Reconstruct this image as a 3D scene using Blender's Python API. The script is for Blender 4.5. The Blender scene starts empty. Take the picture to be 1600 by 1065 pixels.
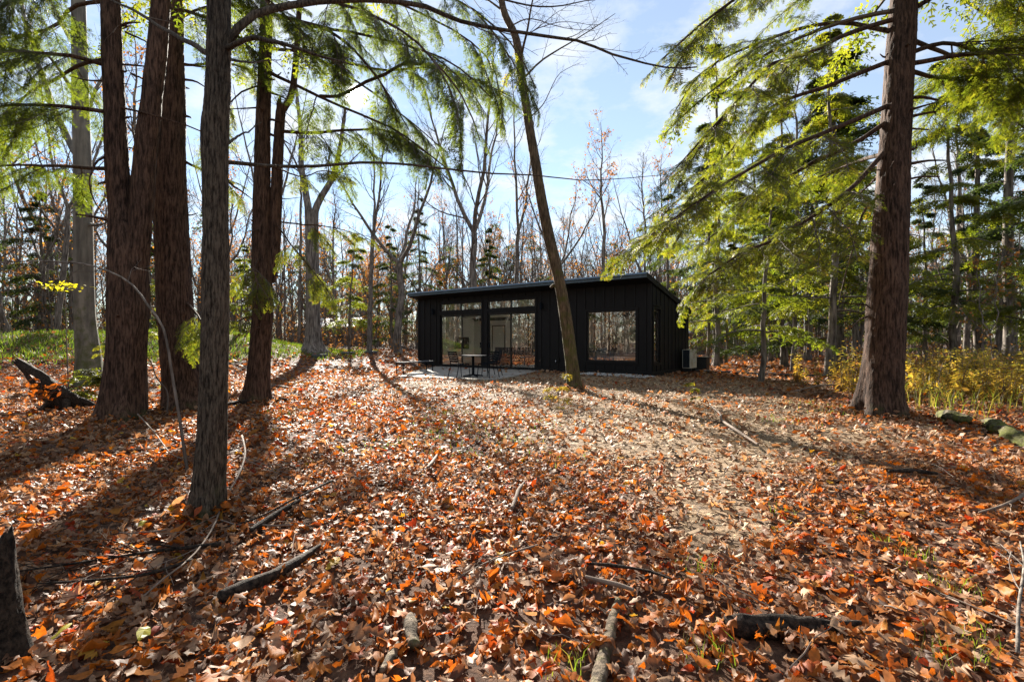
import bpy, math, time
import numpy as np
from mathutils import Vector

T_START = time.time()
scn = bpy.context.scene
col = scn.collection
RS = np.random.default_rng(20)

# ------------------------------------------------------------------ camera
FPX = 774.0            # focal length in pixels of the 1600 px wide photograph
EYE = 1.22
cam_d = bpy.data.cameras.new('camera')
cam_d.sensor_width = 36.0
cam_d.lens = 36.0 * FPX / 1600.0
cam_d.clip_start = 0.05
cam_d.clip_end = 2000
cam_d.shift_y = 0.001
cam = bpy.data.objects.new('camera', cam_d)
cam.location = (0, 0, EYE)
cam.rotation_euler = (math.radians(90), 0, 0)
col.objects.link(cam)
scn.camera = cam

# ------------------------------------------------------------------ sky, sun, exposure
SUN_EL = math.radians(25.3)
SUN_AZ = math.radians(-17.6)        # from +Y towards +X
SUN = Vector((math.sin(SUN_AZ) * math.cos(SUN_EL), math.cos(SUN_AZ) * math.cos(SUN_EL), math.sin(SUN_EL)))
world = bpy.data.worlds.new('World')
scn.world = world
world.use_nodes = True
wn, wl = world.node_tree.nodes, world.node_tree.links
wn.clear()
w_out = wn.new('ShaderNodeOutputWorld')
w_bg = wn.new('ShaderNodeBackground')
w_bg.inputs['Strength'].default_value = 0.045
w_sky = wn.new('ShaderNodeTexSky')
w_sky.sky_type = 'NISHITA'
w_sky.sun_disc = False
w_sky.sun_elevation = SUN_EL
w_sky.sun_rotation = SUN_AZ
w_sky.air_density = 1.0
w_sky.dust_density = 0.0
w_sky.ozone_density = 1.6
# thin white cloud, thrown on a plane far above
w_tc = wn.new('ShaderNodeTexCoord')
w_sep = wn.new('ShaderNodeSeparateXYZ')
wl.new(w_tc.outputs['Generated'], w_sep.inputs[0])
w_add = wn.new('ShaderNodeMath'); w_add.operation = 'ADD'; w_add.inputs[1].default_value = 0.12
wl.new(w_sep.outputs['Z'], w_add.inputs[0])
w_dx = wn.new('ShaderNodeMath'); w_dx.operation = 'DIVIDE'
w_dy = wn.new('ShaderNodeMath'); w_dy.operation = 'DIVIDE'
wl.new(w_sep.outputs['X'], w_dx.inputs[0]); wl.new(w_add.outputs[0], w_dx.inputs[1])
wl.new(w_sep.outputs['Y'], w_dy.inputs[0]); wl.new(w_add.outputs[0], w_dy.inputs[1])
w_cmb = wn.new('ShaderNodeCombineXYZ')
wl.new(w_dx.outputs[0], w_cmb.inputs[0]); wl.new(w_dy.outputs[0], w_cmb.inputs[1])
w_no = wn.new('ShaderNodeTexNoise')
w_no.inputs['Scale'].default_value = 2.1
w_no.inputs['Detail'].default_value = 7
w_no.inputs['Roughness'].default_value = 0.6
wl.new(w_cmb.outputs[0], w_no.inputs['Vector'])
w_rmp = wn.new('ShaderNodeValToRGB')
w_rmp.color_ramp.elements[0].position = 0.45
w_rmp.color_ramp.elements[1].position = 0.64
wl.new(w_no.outputs['Fac'], w_rmp.inputs[0])
w_mix = wn.new('ShaderNodeMix'); w_mix.data_type = 'RGBA'
w_mul = wn.new('ShaderNodeMath'); w_mul.operation = 'MULTIPLY_ADD'; w_mul.inputs[1].default_value = 0.68; w_mul.inputs[2].default_value = 0.26
wl.new(w_rmp.outputs[0], w_mul.inputs[0])
wl.new(w_mul.outputs[0], w_mix.inputs[0])
wl.new(w_sky.outputs[0], w_mix.inputs[6])
w_mix.inputs[7].default_value = (4.9, 5.1, 5.35, 1)
# the bright disc of the low sun in thin cloud
w_dot = wn.new('ShaderNodeVectorMath'); w_dot.operation = 'DOT_PRODUCT'
w_nrm = wn.new('ShaderNodeVectorMath'); w_nrm.operation = 'NORMALIZE'
wl.new(w_tc.outputs['Generated'], w_nrm.inputs[0])
wl.new(w_nrm.outputs[0], w_dot.inputs[0])
w_dot.inputs[1].default_value = SUN
def _glow(power, amp):
    p = wn.new('ShaderNodeMath'); p.operation = 'POWER'; p.inputs[1].default_value = power
    c = wn.new('ShaderNodeMath'); c.operation = 'MAXIMUM'; c.inputs[1].default_value = 0.0
    wl.new(w_dot.outputs['Value'], c.inputs[0]); wl.new(c.outputs[0], p.inputs[0])
    m = wn.new('ShaderNodeMath'); m.operation = 'MULTIPLY'; m.inputs[1].default_value = amp
    wl.new(p.outputs[0], m.inputs[0])
    return m
w_s1 = wn.new('ShaderNodeMath'); w_s1.operation = 'ADD'
w_s2 = wn.new('ShaderNodeMath'); w_s2.operation = 'ADD'
g1, g2, g3 = _glow(40000, 3000.0), _glow(14000, 14.0), _glow(300, 0.4)
wl.new(g1.outputs[0], w_s1.inputs[0]); wl.new(g2.outputs[0], w_s1.inputs[1])
wl.new(w_s1.outputs[0], w_s2.inputs[0]); wl.new(g3.outputs[0], w_s2.inputs[1])
w_gc = wn.new('ShaderNodeVectorMath'); w_gc.operation = 'SCALE'
w_gc.inputs[0].default_value = (1.0, 0.95, 0.85)
wl.new(w_s2.outputs[0], w_gc.inputs['Scale'])
w_fin = wn.new('ShaderNodeVectorMath'); w_fin.operation = 'ADD'
wl.new(w_mix.outputs[2], w_fin.inputs[0]); wl.new(w_gc.outputs[0], w_fin.inputs[1])
wl.new(w_fin.outputs[0], w_bg.inputs['Color'])
wl.new(w_bg.outputs[0], w_out.inputs['Surface'])

sun_d = bpy.data.lights.new('sun', 'SUN')
sun_d.energy = 5.0
sun_d.angle = math.radians(0.5)
sun_d.color = (1.0, 0.93, 0.82)
sun_o = bpy.data.objects.new('sun', sun_d)
sun_o.rotation_euler = SUN.to_track_quat('Z', 'Y').to_euler()
sun_o.location = (0, 0, 40)
col.objects.link(sun_o)

scn.view_settings.view_transform = 'Standard'
scn.view_settings.look = 'None'
scn.view_settings.exposure = 2.25
scn.view_settings.gamma = 1.0
scn.view_settings.use_curve_mapping = False
scn.cycles.use_denoising = True
scn.cycles.denoising_prefilter = "NONE"
scn.cycles.max_bounces = 8
scn.cycles.diffuse_bounces = 3
scn.cycles.transparent_max_bounces = 12
scn.cycles.sample_clamp_indirect = 1.2

# ------------------------------------------------------------------ helpers
def nrm(v):
    return v / np.maximum(np.linalg.norm(v, axis=-1, keepdims=True), 1e-9)

def hash3(ix, iy, iz, seed):
    h = (ix * 374761393 + iy * 668265263 + iz * 2147483647 + seed * 974634777) & 0xffffffff
    h = ((h ^ (h >> 13)) * 1274126177) & 0xffffffff
    h = h ^ (h >> 16)
    return (h & 0xffff) / 65535.0

def vnoise(p, seed=0):
    """value noise in 0..1 at the points p (n,3)"""
    p = np.asarray(p, float)
    i = np.floor(p).astype(np.int64)
    f = p - i
    f = f * f * (3 - 2 * f)
    r = 0
    for dx in (0, 1):
        wx = f[..., 0] if dx else 1 - f[..., 0]
        for dy in (0, 1):
            wy = f[..., 1] if dy else 1 - f[..., 1]
            for dz in (0, 1):
                wz = f[..., 2] if dz else 1 - f[..., 2]
                r = r + wx * wy * wz * hash3(i[..., 0] + dx, i[..., 1] + dy, i[..., 2] + dz, seed)
    return r

def fbm(p, seed=0, octs=3):
    r, a, s = 0, 0.5, 0
    p = np.asarray(p, float)
    for k in range(octs):
        r = r + a * vnoise(p * (2 ** k), seed + k)
        s += a
        a *= 0.5
    return r / s

def smooth(a, b, x):
    t = np.clip((x - a) / (b - a), 0, 1)
    return t * t * (3 - 2 * t)

class Geo:
    """collects vertices and faces and turns them into one mesh"""
    def __init__(self):
        self.v, self.q, self.t, self.a = [], [], [], []
        self.n = 0
    def add(self, V, quads=None, tris=None, tint=None):
        V = np.asarray(V, float).reshape(-1, 3)
        if quads is not None and len(quads):
            self.q.append(np.asarray(quads, np.int64).reshape(-1, 4) + self.n)
        if tris is not None and len(tris):
            self.t.append(np.asarray(tris, np.int64).reshape(-1, 3) + self.n)
        self.v.append(V)
        self.a.append(np.zeros(len(V)) if tint is None else np.broadcast_to(np.asarray(tint, float), (len(V),)))
        self.n += len(V)
        return self
    def box(self, x0, x1, y0, y1, z0, z1, tint=None):
        V = [(x, y, z) for z in (z0, z1) for y in (y0, y1) for x in (x0, x1)]
        Q = [(0, 2, 3, 1), (4, 5, 7, 6), (0, 1, 5, 4), (2, 6, 7, 3), (0, 4, 6, 2), (1, 3, 7, 5)]
        return self.add(V, Q, tint=tint)
    def prism(self, poly, lo, hi, axis=2):
        """extrude a 2-D outline; axis is the extruded axis"""
        n = len(poly)
        def pt(p, h):
            c = [p[0], p[1]]
            c.insert(axis, h)
            return c
        V = [pt(p, lo) for p in poly] + [pt(p, hi) for p in poly]
        Q = [(i, (i + 1) % n, n + (i + 1) % n, n + i) for i in range(n)]
        if n == 4:
            Q += [(3, 2, 1, 0), (4, 5, 6, 7)]
            return self.add(V, Q)
        T = [(0, i + 1, i) for i in range(1, n - 1)] + [(n, n + i, n + i + 1) for i in range(1, n - 1)]
        return self.add(V, Q, T)
    def tubes(self, P, R, sides=6, tint=None, cap=False):
        """P (n,m,3) polylines, R (n,m) radii, all in one go"""
        P = np.asarray(P, float); R = np.asarray(R, float)
        if P.ndim == 2:
            P = P[None]; R = R[None]
        n, m, _ = P.shape
        T = np.empty_like(P)
        T[:, 1:-1] = P[:, 2:] - P[:, :-2]
        T[:, 0] = P[:, 1] - P[:, 0]
        T[:, -1] = P[:, -1] - P[:, -2]
        T = nrm(T)
        ref = np.where(np.abs(T.mean(1)[:, 2:3]) > 0.8, np.array([[1.0, 0.2, 0]]), np.array([[0.0, 0.1, 1.0]]))
        A = nrm(np.cross(T, ref[:, None, :]))
        B = np.cross(T, A)
        th = np.linspace(0, 2 * np.pi, sides, endpoint=False)
        V = P[:, :, None] + R[:, :, None, None] * (A[:, :, None] * np.cos(th)[:, None] + B[:, :, None] * np.sin(th)[:, None])
        i = np.arange(n)[:, None, None] * m * sides
        j = np.arange(m - 1)[None, :, None] * sides
        k = np.arange(sides)[None, None, :]
        k2 = (k + 1) % sides
        Q = np.stack([i + j + k, i + j + k2, i + j + sides + k2, i + j + sides + k], -1).reshape(-1, 4)
        tt = None
        if tint is not None:
            tt = np.broadcast_to(np.asarray(tint, float).reshape(-1, 1, 1), (n, m, sides)).reshape(-1)
        base = self.n
        self.add(V, Q, tint=tt)
        if cap:
            for a in range(n):
                for e in (0, m - 1):
                    idx = base + a * m * sides + e * sides + np.arange(sides)
                    tri = np.stack([np.full(sides - 2, idx[0]), idx[1:-1], idx[2:]], -1)
                    self.t.append(tri if e else tri[:, ::-1])
        return self
    def build(self, name, mat, parent=None, off=(0, 0, 0), smooth_shade=False, mesh_only=False):
        V = np.concatenate(self.v) - np.asarray(off, float)
        me = bpy.data.meshes.new(name)
        Q = np.concatenate(self.q) if self.q else np.zeros((0, 4), np.int64)
        T = np.concatenate(self.t) if self.t else np.zeros((0, 3), np.int64)
        loops = np.concatenate([Q.ravel(), T.ravel()]).astype(np.int32)
        tot = np.concatenate([np.full(len(Q), 4), np.full(len(T), 3)]).astype(np.int32)
        start = np.concatenate([[0], np.cumsum(tot)[:-1]]).astype(np.int32)
        me.vertices.add(len(V)); me.loops.add(len(loops)); me.polygons.add(len(tot))
        me.vertices.foreach_set('co', V.astype(np.float32).ravel())
        me.loops.foreach_set('vertex_index', loops)
        me.polygons.foreach_set('loop_start', start)
        me.polygons.foreach_set('loop_total', tot)
        me.polygons.foreach_set('use_smooth', np.full(len(tot), bool(smooth_shade)))
        at = me.attributes.new('tint', 'FLOAT', 'POINT')
        at.data.foreach_set('value', np.concatenate(self.a).astype(np.float32))
        me.update(calc_edges=True)
        me.validate()
        if mat:
            for m in (mat if isinstance(mat, (list, tuple)) else [mat]):
                me.materials.append(m)
        if mesh_only:
            return me
        return link(name, me, parent)

def build_two(name, ga, gb, mats):
    """one mesh of two materials: ga first, gb second"""
    nq, ntri = sum(len(q) for q in ga.q), sum(len(t) for t in ga.t)
    g = Geo()
    for s in (ga, gb):
        g.add(np.concatenate(s.v), np.concatenate(s.q) if s.q else None, np.concatenate(s.t) if s.t else None, np.concatenate(s.a))
    me = g.build(name, list(mats), mesh_only=True)
    Q = sum(len(q) for q in g.q)
    idx = np.zeros(len(me.polygons), np.int32)
    idx[nq:Q] = 1
    idx[Q + ntri:] = 1
    me.polygons.foreach_set('material_index', idx)
    return me

def link(name, me, parent=None):
    o = bpy.data.objects.new(name, me)
    col.objects.link(o)
    if parent is not None:
        o.parent = parent
    return o

def tag(o, label=None, cat=None, group=None, kind=None):
    if label: o['label'] = label
    if cat: o['category'] = cat
    if group: o['group'] = group
    if kind: o['kind'] = kind
    return o

def thing(name, label, cat, loc=(0, 0, 0), rz=0.0, group=None):
    o = bpy.data.objects.new(name, None)
    o.empty_display_size = 0.2
    o.location = loc
    o.rotation_euler = (0, 0, rz)
    col.objects.link(o)
    return tag(o, label, cat, group)

def dup(root, loc, rz=0.0, scale=1.0, label=None, group=None, kids=None):
    r = root.copy(); col.objects.link(r)
    r.location = loc; r.rotation_euler = (0, 0, rz)
    r.scale = (scale, scale, scale) if not isinstance(scale, (tuple, list)) else scale
    if label: r['label'] = label
    if group: r['group'] = group
    for ch in (kids if kids is not None else list(root.children)):
        c = ch.copy(); col.objects.link(c); c.parent = r
        for g in ch.children:
            d = g.copy(); col.objects.link(d); d.parent = c
    return r

def at(px, py, Y):
    """world point seen at photograph pixel (px, py) at distance Y"""
    return np.array([(px - 800.0) / FPX * Y, Y, EYE + (534.0 - py) / FPX * Y])

def gz(x, y):
    """height of the ground"""
    x = np.asarray(x, float); y = np.asarray(y, float)
    ridge = 1.35 * np.exp(-((y - 24.0) / 5.0) ** 2) * smooth(-9.5, -14.5, x) * smooth(-40, -22, x)
    rise = 0.6 * smooth(19, 30, y) * smooth(-2.0, -9.0, x)
    p = np.stack([x * 0.35, y * 0.35, x * 0], -1)
    flat = 1 - np.exp(-(((x - 1) / 8.0) ** 2 + ((y - 20) / 6.0) ** 2))
    roll = (fbm(p, 3, 3) - 0.5) * 0.16 * (0.3 + 0.7 * flat)
    far = 0.35 * (fbm(p * 0.15, 9, 2) - 0.5) * smooth(25, 60, np.hypot(x, y))
    return ridge + rise + roll + far

def interp(P, t):
    """points and directions at t (n,k) in 0..1 on the polylines P (n,m,3)"""
    n, m, _ = P.shape
    u = np.clip(t, 0, 0.9999) * (m - 1)
    i = np.floor(u).astype(int)
    f = (u - i)[..., None]
    r = np.arange(n)[:, None]
    a, b = P[r, i], P[r, i + 1]
    return a + (b - a) * f, nrm(b - a)

def resample(pts, m):
    """smooth polyline through pts"""
    pts = np.asarray(pts, float)
    n = len(pts)
    s = np.concatenate([[0], np.cumsum(np.linalg.norm(np.diff(pts, axis=0), axis=1))])
    u = np.linspace(0, s[-1], m)
    ext = np.vstack([2 * pts[0] - pts[1], pts, 2 * pts[-1] - pts[-2]])
    out = np.zeros((m, pts.shape[1]))
    k = np.clip(np.searchsorted(s, u, side='right') - 1, 0, n - 2)
    f = ((u - s[k]) / (s[k + 1] - s[k]))[:, None]
    p0, p1, p2, p3 = ext[k], ext[k + 1], ext[k + 2], ext[k + 3]
    return 0.5 * ((2 * p1) + (-p0 + p2) * f + (2 * p0 - 5 * p1 + 4 * p2 - p3) * f ** 2 + (-p0 + 3 * p1 - 3 * p2 + p3) * f ** 3)

# ------------------------------------------------------------------ materials
def new_mat(name):
    m = bpy.data.materials.new(name)
    m.use_nodes = True
    nt = m.node_tree
    nt.nodes.clear()
    out = nt.nodes.new('ShaderNodeOutputMaterial')
    return m, nt.nodes, nt.links, out

def principled(N, rough=0.6, spec=0.3, metal=0.0):
    b = N.new('ShaderNodeBsdfPrincipled')
    b.inputs['Roughness'].default_value = rough
    b.inputs['Specular IOR Level'].default_value = spec
    b.inputs['Metallic'].default_value = metal
    return b

def ramp(N, stops, interp_mode='LINEAR'):
    r = N.new('ShaderNodeValToRGB')
    cr = r.color_ramp
    cr.interpolation = interp_mode
    while len(cr.elements) < len(stops):
        cr.elements.new(0.5)
    for e, (p, c) in zip(cr.elements, stops):
        e.position = p
        e.color = (*c, 1)
    return r

def noise(N, L, scale, detail=4, rough=0.55, stretch=None, coord='Object'):
    tc = N.new('ShaderNodeTexCoord')
    n = N.new('ShaderNodeTexNoise')
    n.inputs['Scale'].default_value = scale
    n.inputs['Detail'].default_value = detail
    n.inputs['Roughness'].default_value = rough
    if stretch:
        mp = N.new('ShaderNodeMapping')
        mp.inputs['Scale'].default_value = stretch
        L.new(tc.outputs[coord], mp.inputs[0]); L.new(mp.outputs[0], n.inputs['Vector'])
    else:
        L.new(tc.outputs[coord], n.inputs['Vector'])
    return n

def simple_mat(name, c, rough=0.6, spec=0.3, metal=0.0, var=0.15, scale=8.0, bump=0.0, stretch=None):
    """one colour, broken up by a little noise"""
    m, N, L, out = new_mat(name)
    b = principled(N, rough, spec, metal)
    n = noise(N, L, scale, 5, 0.6, stretch)
    r = ramp(N, [(0.25, tuple(x * (1 - var) for x in c)), (0.75, tuple(min(1, x * (1 + var)) for x in c))])
    L.new(n.outputs['Fac'], r.inputs[0]); L.new(r.outputs[0], b.inputs['Base Color'])
    if bump:
        bp = N.new('ShaderNodeBump')
        bp.inputs['Strength'].default_value = bump
        bp.inputs['Distance'].default_value = 0.01
        L.new(n.outputs['Fac'], bp.inputs['Height']); L.new(bp.outputs[0], b.inputs['Normal'])
    L.new(b.outputs[0], out.inputs['Surface'])
    return m

def bark_mat(name, dark, light, moss=None, scale=14.0, moss_amount=0.5, moss_top=1.2, stretch=0.14):
    m, N, L, out = new_mat(name)
    b = principled(N, 0.85, 0.15)
    n = noise(N, L, scale, 6, 0.68, (1, 1, stretch))
    n2 = noise(N, L, 2.2, 3, 0.5)
    r = ramp(N, [(0.38, dark), (0.50, tuple(0.5 * (a + b) for a, b in zip(dark, light))), (0.60, light)])  # bark grain, with furrow shade put into the colour as dark streaks
    L.new(n.outputs['Fac'], r.inputs[0])
    mx = N.new('ShaderNodeMix'); mx.data_type = 'RGBA'; mx.blend_type = 'MULTIPLY'
    r2 = ramp(N, [(0.3, (0.7, 0.7, 0.7)), (0.75, (1.2, 1.17, 1.12))])
    L.new(n2.outputs['Fac'], r2.inputs[0])
    mx.inputs[0].default_value = 1.0
    L.new(r.outputs[0], mx.inputs[6]); L.new(r2.outputs[0], mx.inputs[7])
    last = mx.outputs[2]
    if moss:
        n3 = noise(N, L, 5.0, 5, 0.7)
        tc = N.new('ShaderNodeTexCoord'); sp = N.new('ShaderNodeSeparateXYZ')
        L.new(tc.outputs['Object'], sp.inputs[0])
        mr = N.new('ShaderNodeMapRange')
        mr.inputs[1].default_value = 0.0; mr.inputs[2].default_value = moss_top
        mr.inputs[3].default_value = 0.12 + 0.14 * moss_amount; mr.inputs[4].default_value = -0.12
        L.new(sp.outputs['Z'], mr.inputs[0])
        ad = N.new('ShaderNodeMath'); ad.operation = 'ADD'
        L.new(n3.outputs['Fac'], ad.inputs[0]); L.new(mr.outputs[0], ad.inputs[1])
        rr = ramp(N, [(0.62 - 0.1 * moss_amount, (0, 0, 0)), (0.80, (1, 1, 1))])
        L.new(ad.outputs[0], rr.inputs[0])
        m2 = N.new('ShaderNodeMix'); m2.data_type = 'RGBA'
        L.new(rr.outputs[0], m2.inputs[0]); L.new(last, m2.inputs[6]); m2.inputs[7].default_value = (*moss, 1)
        last = m2.outputs[2]
    L.new(last, b.inputs['Base Color'])
    bp = N.new('ShaderNodeBump'); bp.inputs['Strength'].default_value = 0.7; bp.inputs['Distance'].default_value = 0.02
    L.new(n.outputs['Fac'], bp.inputs['Height']); L.new(bp.outputs[0], b.inputs['Normal'])
    L.new(b.outputs[0], out.inputs['Surface'])
    return m

def leaf_mat(name, stops, trans_mult=(1.4, 1.2, 0.6), trans=0.4, rough=0.5, spec=0.4, mode='LINEAR', mottle=0.0):
    """thin leaf: colour from the leaf's own tint, light passing through it"""
    m, N, L, out = new_mat(name)
    a = N.new('ShaderNodeAttribute'); a.attribute_name = 'tint'
    r = ramp(N, stops, mode)
    L.new(a.outputs['Fac'], r.inputs[0])
    last = r.outputs[0]
    if mottle:
        n = noise(N, L, 60.0, 3, 0.6)
        r2 = ramp(N, [(0.3, (1 - mottle,) * 3), (0.7, (1 + mottle * 0.5,) * 3)])
        L.new(n.outputs['Fac'], r2.inputs[0])
        mm = N.new('ShaderNodeMix'); mm.data_type = 'RGBA'; mm.blend_type = 'MULTIPLY'
        mm.inputs[0].default_value = 1
        L.new(last, mm.inputs[6]); L.new(r2.outputs[0], mm.inputs[7])
        last = mm.outputs[2]
    b = principled(N, rough, spec)
    L.new(last, b.inputs['Base Color'])
    t = N.new('ShaderNodeBsdfTranslucent')
    mx = N.new('ShaderNodeMix'); mx.data_type = 'RGBA'; mx.blend_type = 'MULTIPLY'
    mx.inputs[0].default_value = 1.0
    L.new(last, mx.inputs[6]); mx.inputs[7].default_value = (*trans_mult, 1)
    L.new(mx.outputs[2], t.inputs['Color'])
    s = N.new('ShaderNodeMixShader'); s.inputs[0].default_value = trans
    L.new(b.outputs[0], s.inputs[1]); L.new(t.outputs[0], s.inputs[2])
    L.new(s.outputs[0], out.inputs['Surface'])
    return m

M = {}
M['hemlock_bark'] = bark_mat('hemlock_bark', (0.018, 0.0105, 0.0075), (0.118, 0.070, 0.049), (0.045, 0.048, 0.018), 34, 0.25, 0.5)
M['grey_bark'] = bark_mat('grey_bark', (0.016, 0.012, 0.009), (0.135, 0.108, 0.082), (0.050, 0.050, 0.018), 75, 0.35, 0.8)
M['mossy_bark'] = bark_mat('mossy_bark', (0.04, 0.03, 0.02), (0.16, 0.115, 0.075), (0.075, 0.078, 0.02), 30, 0.45, 9.0)
M['beech_bark'] = bark_mat('beech_bark', (0.11, 0.10, 0.085), (0.22, 0.20, 0.165), (0.08, 0.09, 0.03), 6, 0.8, 4.0)
M['wood_bark'] = bark_mat('wood_bark', (0.065, 0.054, 0.046), (0.25, 0.215, 0.185), None, 12)  # lightened so the colour carries the haze of the far woods
M['twig_bark'] = simple_mat('twig_bark', (0.105, 0.082, 0.067), 0.8, 0.2, 0, 0.35, 3)
M['stick'] = simple_mat('stick', (0.17, 0.125, 0.095), 0.8, 0.2, 0, 0.5, 12, 0.4)
M['dark_log'] = bark_mat('dark_log', (0.008, 0.006, 0.005), (0.060, 0.043, 0.032), None, 45, stretch=0.9)
M['moss_log'] = bark_mat('moss_log', (0.05, 0.038, 0.026), (0.22, 0.17, 0.12), (0.10, 0.11, 0.03), 40, 0.2, 0.5, stretch=0.5)
M['pale_stick'] = bark_mat('pale_stick', (0.09, 0.078, 0.066), (0.26, 0.235, 0.20), None, 30, stretch=0.5)
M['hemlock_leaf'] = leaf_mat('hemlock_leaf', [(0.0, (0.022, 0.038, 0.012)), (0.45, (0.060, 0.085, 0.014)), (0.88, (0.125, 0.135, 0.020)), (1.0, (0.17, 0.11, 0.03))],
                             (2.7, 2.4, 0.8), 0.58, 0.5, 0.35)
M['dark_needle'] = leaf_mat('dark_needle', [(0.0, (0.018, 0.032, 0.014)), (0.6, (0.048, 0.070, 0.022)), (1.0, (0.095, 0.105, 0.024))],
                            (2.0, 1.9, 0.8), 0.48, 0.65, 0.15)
LITTER = [(0.0, (0.075, 0.034, 0.019)), (0.18, (0.165, 0.080, 0.043)), (0.38, (0.28, 0.150, 0.080)), (0.62, (0.43, 0.285, 0.175)),
          (0.70, (0.29, 0.088, 0.019)), (0.86, (0.45, 0.150, 0.016)), (0.95, (0.27, 0.036, 0.012)), (1.0, (0.46, 0.29, 0.03))]
M['litter_leaf'] = leaf_mat('litter_leaf', LITTER, (1.35, 0.95, 0.60), 0.38, 0.58, 0.24, 'LINEAR', 0.35)
M['rust_leaf'] = leaf_mat('rust_leaf', [(0.0, (0.13, 0.070, 0.038)), (0.55, (0.24, 0.125, 0.050)), (0.85, (0.32, 0.15, 0.035)), (1.0, (0.40, 0.24, 0.05))], (1.4, 1.1, 0.6), 0.45, 0.6, 0.2)
M['yellow_leaf'] = leaf_mat('yellow_leaf', [(0.0, (0.30, 0.30, 0.03)), (1.0, (0.42, 0.40, 0.04))], (1.7, 1.5, 0.5), 0.55, 0.5, 0.3)
M['golden_leaf'] = leaf_mat('golden_leaf', [(0.0, (0.15, 0.09, 0.045)), (0.35, (0.26, 0.18, 0.055)), (0.7, (0.32, 0.26, 0.055)), (1.0, (0.17, 0.20, 0.06))], (1.8, 1.5, 0.6), 0.5, 0.6, 0.2)
M['grass'] = leaf_mat('grass', [(0.0, (0.19, 0.14, 0.06)), (0.4, (0.11, 0.14, 0.025)), (1.0, (0.065, 0.13, 0.018))], (1.8, 1.8, 0.7), 0.45, 0.5, 0.3)
M['chip'] = simple_mat('wood_chip', (0.30, 0.20, 0.12), 0.75, 0.2, 0, 0.5, 25)
M['moss'] = bark_mat('moss', (0.03, 0.028, 0.014), (0.15, 0.145, 0.03), None, 26, stretch=0.9)
M['siding'] = simple_mat('black_siding', (0.0085, 0.0080, 0.0082), 0.6, 0.22, 0, 0.25, 3)
M['siding_trim'] = simple_mat('black_trim', (0.0075, 0.0072, 0.0075), 0.55, 0.25, 0, 0.2, 5)
M['fascia'] = simple_mat('fascia_metal', (0.09, 0.125, 0.155), 0.38, 0.6, 0.6, 0.15, 2)
M['roofing'] = simple_mat('roofing', (0.06, 0.062, 0.065), 0.6, 0.3, 0.2, 0.2, 4)
M['frame'] = simple_mat('window_frame', (0.009, 0.009, 0.010), 0.35, 0.5, 0, 0.1, 5)
M['black_metal'] = simple_mat('black_metal', (0.011, 0.014, 0.019), 0.8, 0.04, 0.0, 0.15, 20)
M['concrete'] = simple_mat('concrete', (0.27, 0.245, 0.21), 0.85, 0.2, 0, 0.45, 2.5, 0.3)
M['plaster'] = simple_mat('plaster', (0.82, 0.81, 0.77), 0.8, 0.2, 0, 0.03, 3)
M['floorboards'] = simple_mat('floorboards', (0.46, 0.38, 0.29), 0.5, 0.4, 0, 0.3, 6, 0, (1, 8, 1))
M['sofa'] = simple_mat('sofa_fabric', (0.045, 0.045, 0.05), 0.9, 0.1, 0, 0.2, 40)
M['bedding'] = simple_mat('bedding', (0.45, 0.48, 0.55), 0.9, 0.1, 0, 0.1, 5)
M['screen'] = simple_mat('screen', (0.006, 0.006, 0.007), 0.12, 0.5, 0, 0.05, 5)
M['cream'] = simple_mat('cream_metal', (0.52, 0.49, 0.40), 0.5, 0.4, 0, 0.08, 6)
M['coil'] = simple_mat('coil', (0.015, 0.022, 0.03), 0.5, 0.5, 0.3, 0.3, 30)
M['black_plastic'] = simple_mat('black_plastic', (0.012, 0.012, 0.012), 0.5, 0.4, 0, 0.2, 9)
M['gravel'] = simple_mat('gravel', (0.36, 0.35, 0.33), 0.9, 0.2, 0, 0.5, 30)
M['road'] = simple_mat('asphalt', (0.16, 0.155, 0.15), 0.85, 0.3, 0, 0.2, 3)
M['block'] = simple_mat('concrete_block', (0.10, 0.10, 0.105), 0.9, 0.2, 0, 0.3, 12, 0.4)
M['chrome'] = simple_mat('chrome', (0.5, 0.5, 0.5), 0.25, 0.5, 1.0, 0.05, 5)
M['shed_wall'] = simple_mat('shed_wall', (0.22, 0.21, 0.20), 0.8, 0.2, 0, 0.15, 3)
M['shed_roof'] = simple_mat('shed_roof', (0.45, 0.45, 0.46), 0.5, 0.4, 0.2, 0.1, 3)
M['mossy_log'] = bark_mat('mossy_log', (0.018, 0.014, 0.010), (0.10, 0.082, 0.058), (0.115, 0.125, 0.022), 22, 0.9, 0.45, stretch=0.9)
M['wood_cut'] = simple_mat('cut_wood', (0.24, 0.15, 0.08), 0.8, 0.2, 0, 0.4, 20)

def glass_mat(name, mirror):
    m, N, L, out = new_mat(name)
    tr = N.new('ShaderNodeBsdfTransparent'); tr.inputs[0].default_value = (0.94, 0.95, 0.94, 1)
    gl = N.new('ShaderNodeBsdfGlossy'); gl.inputs['Roughness'].default_value = 0.0
    gl.inputs['Color'].default_value = (1, 0.98, 0.94, 1)
    lw = N.new('ShaderNodeLayerWeight'); lw.inputs['Blend'].default_value = 0.5
    pw = N.new('ShaderNodeMath'); pw.operation = 'POWER'; pw.inputs[1].default_value = 5.0
    L.new(lw.outputs['Facing'], pw.inputs[0])
    ad = N.new('ShaderNodeMath'); ad.operation = 'MULTIPLY_ADD'; ad.inputs[1].default_value = 0.8; ad.inputs[2].default_value = mirror
    L.new(pw.outputs[0], ad.inputs[0])
    s = N.new('ShaderNodeMixShader')
    L.new(ad.outputs[0], s.inputs[0]); L.new(tr.outputs[0], s.inputs[1]); L.new(gl.outputs[0], s.inputs[2])
    L.new(s.outputs[0], out.inputs['Surface'])
    return m
M['glass'] = glass_mat('coated_window_glass', 0.24)
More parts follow.
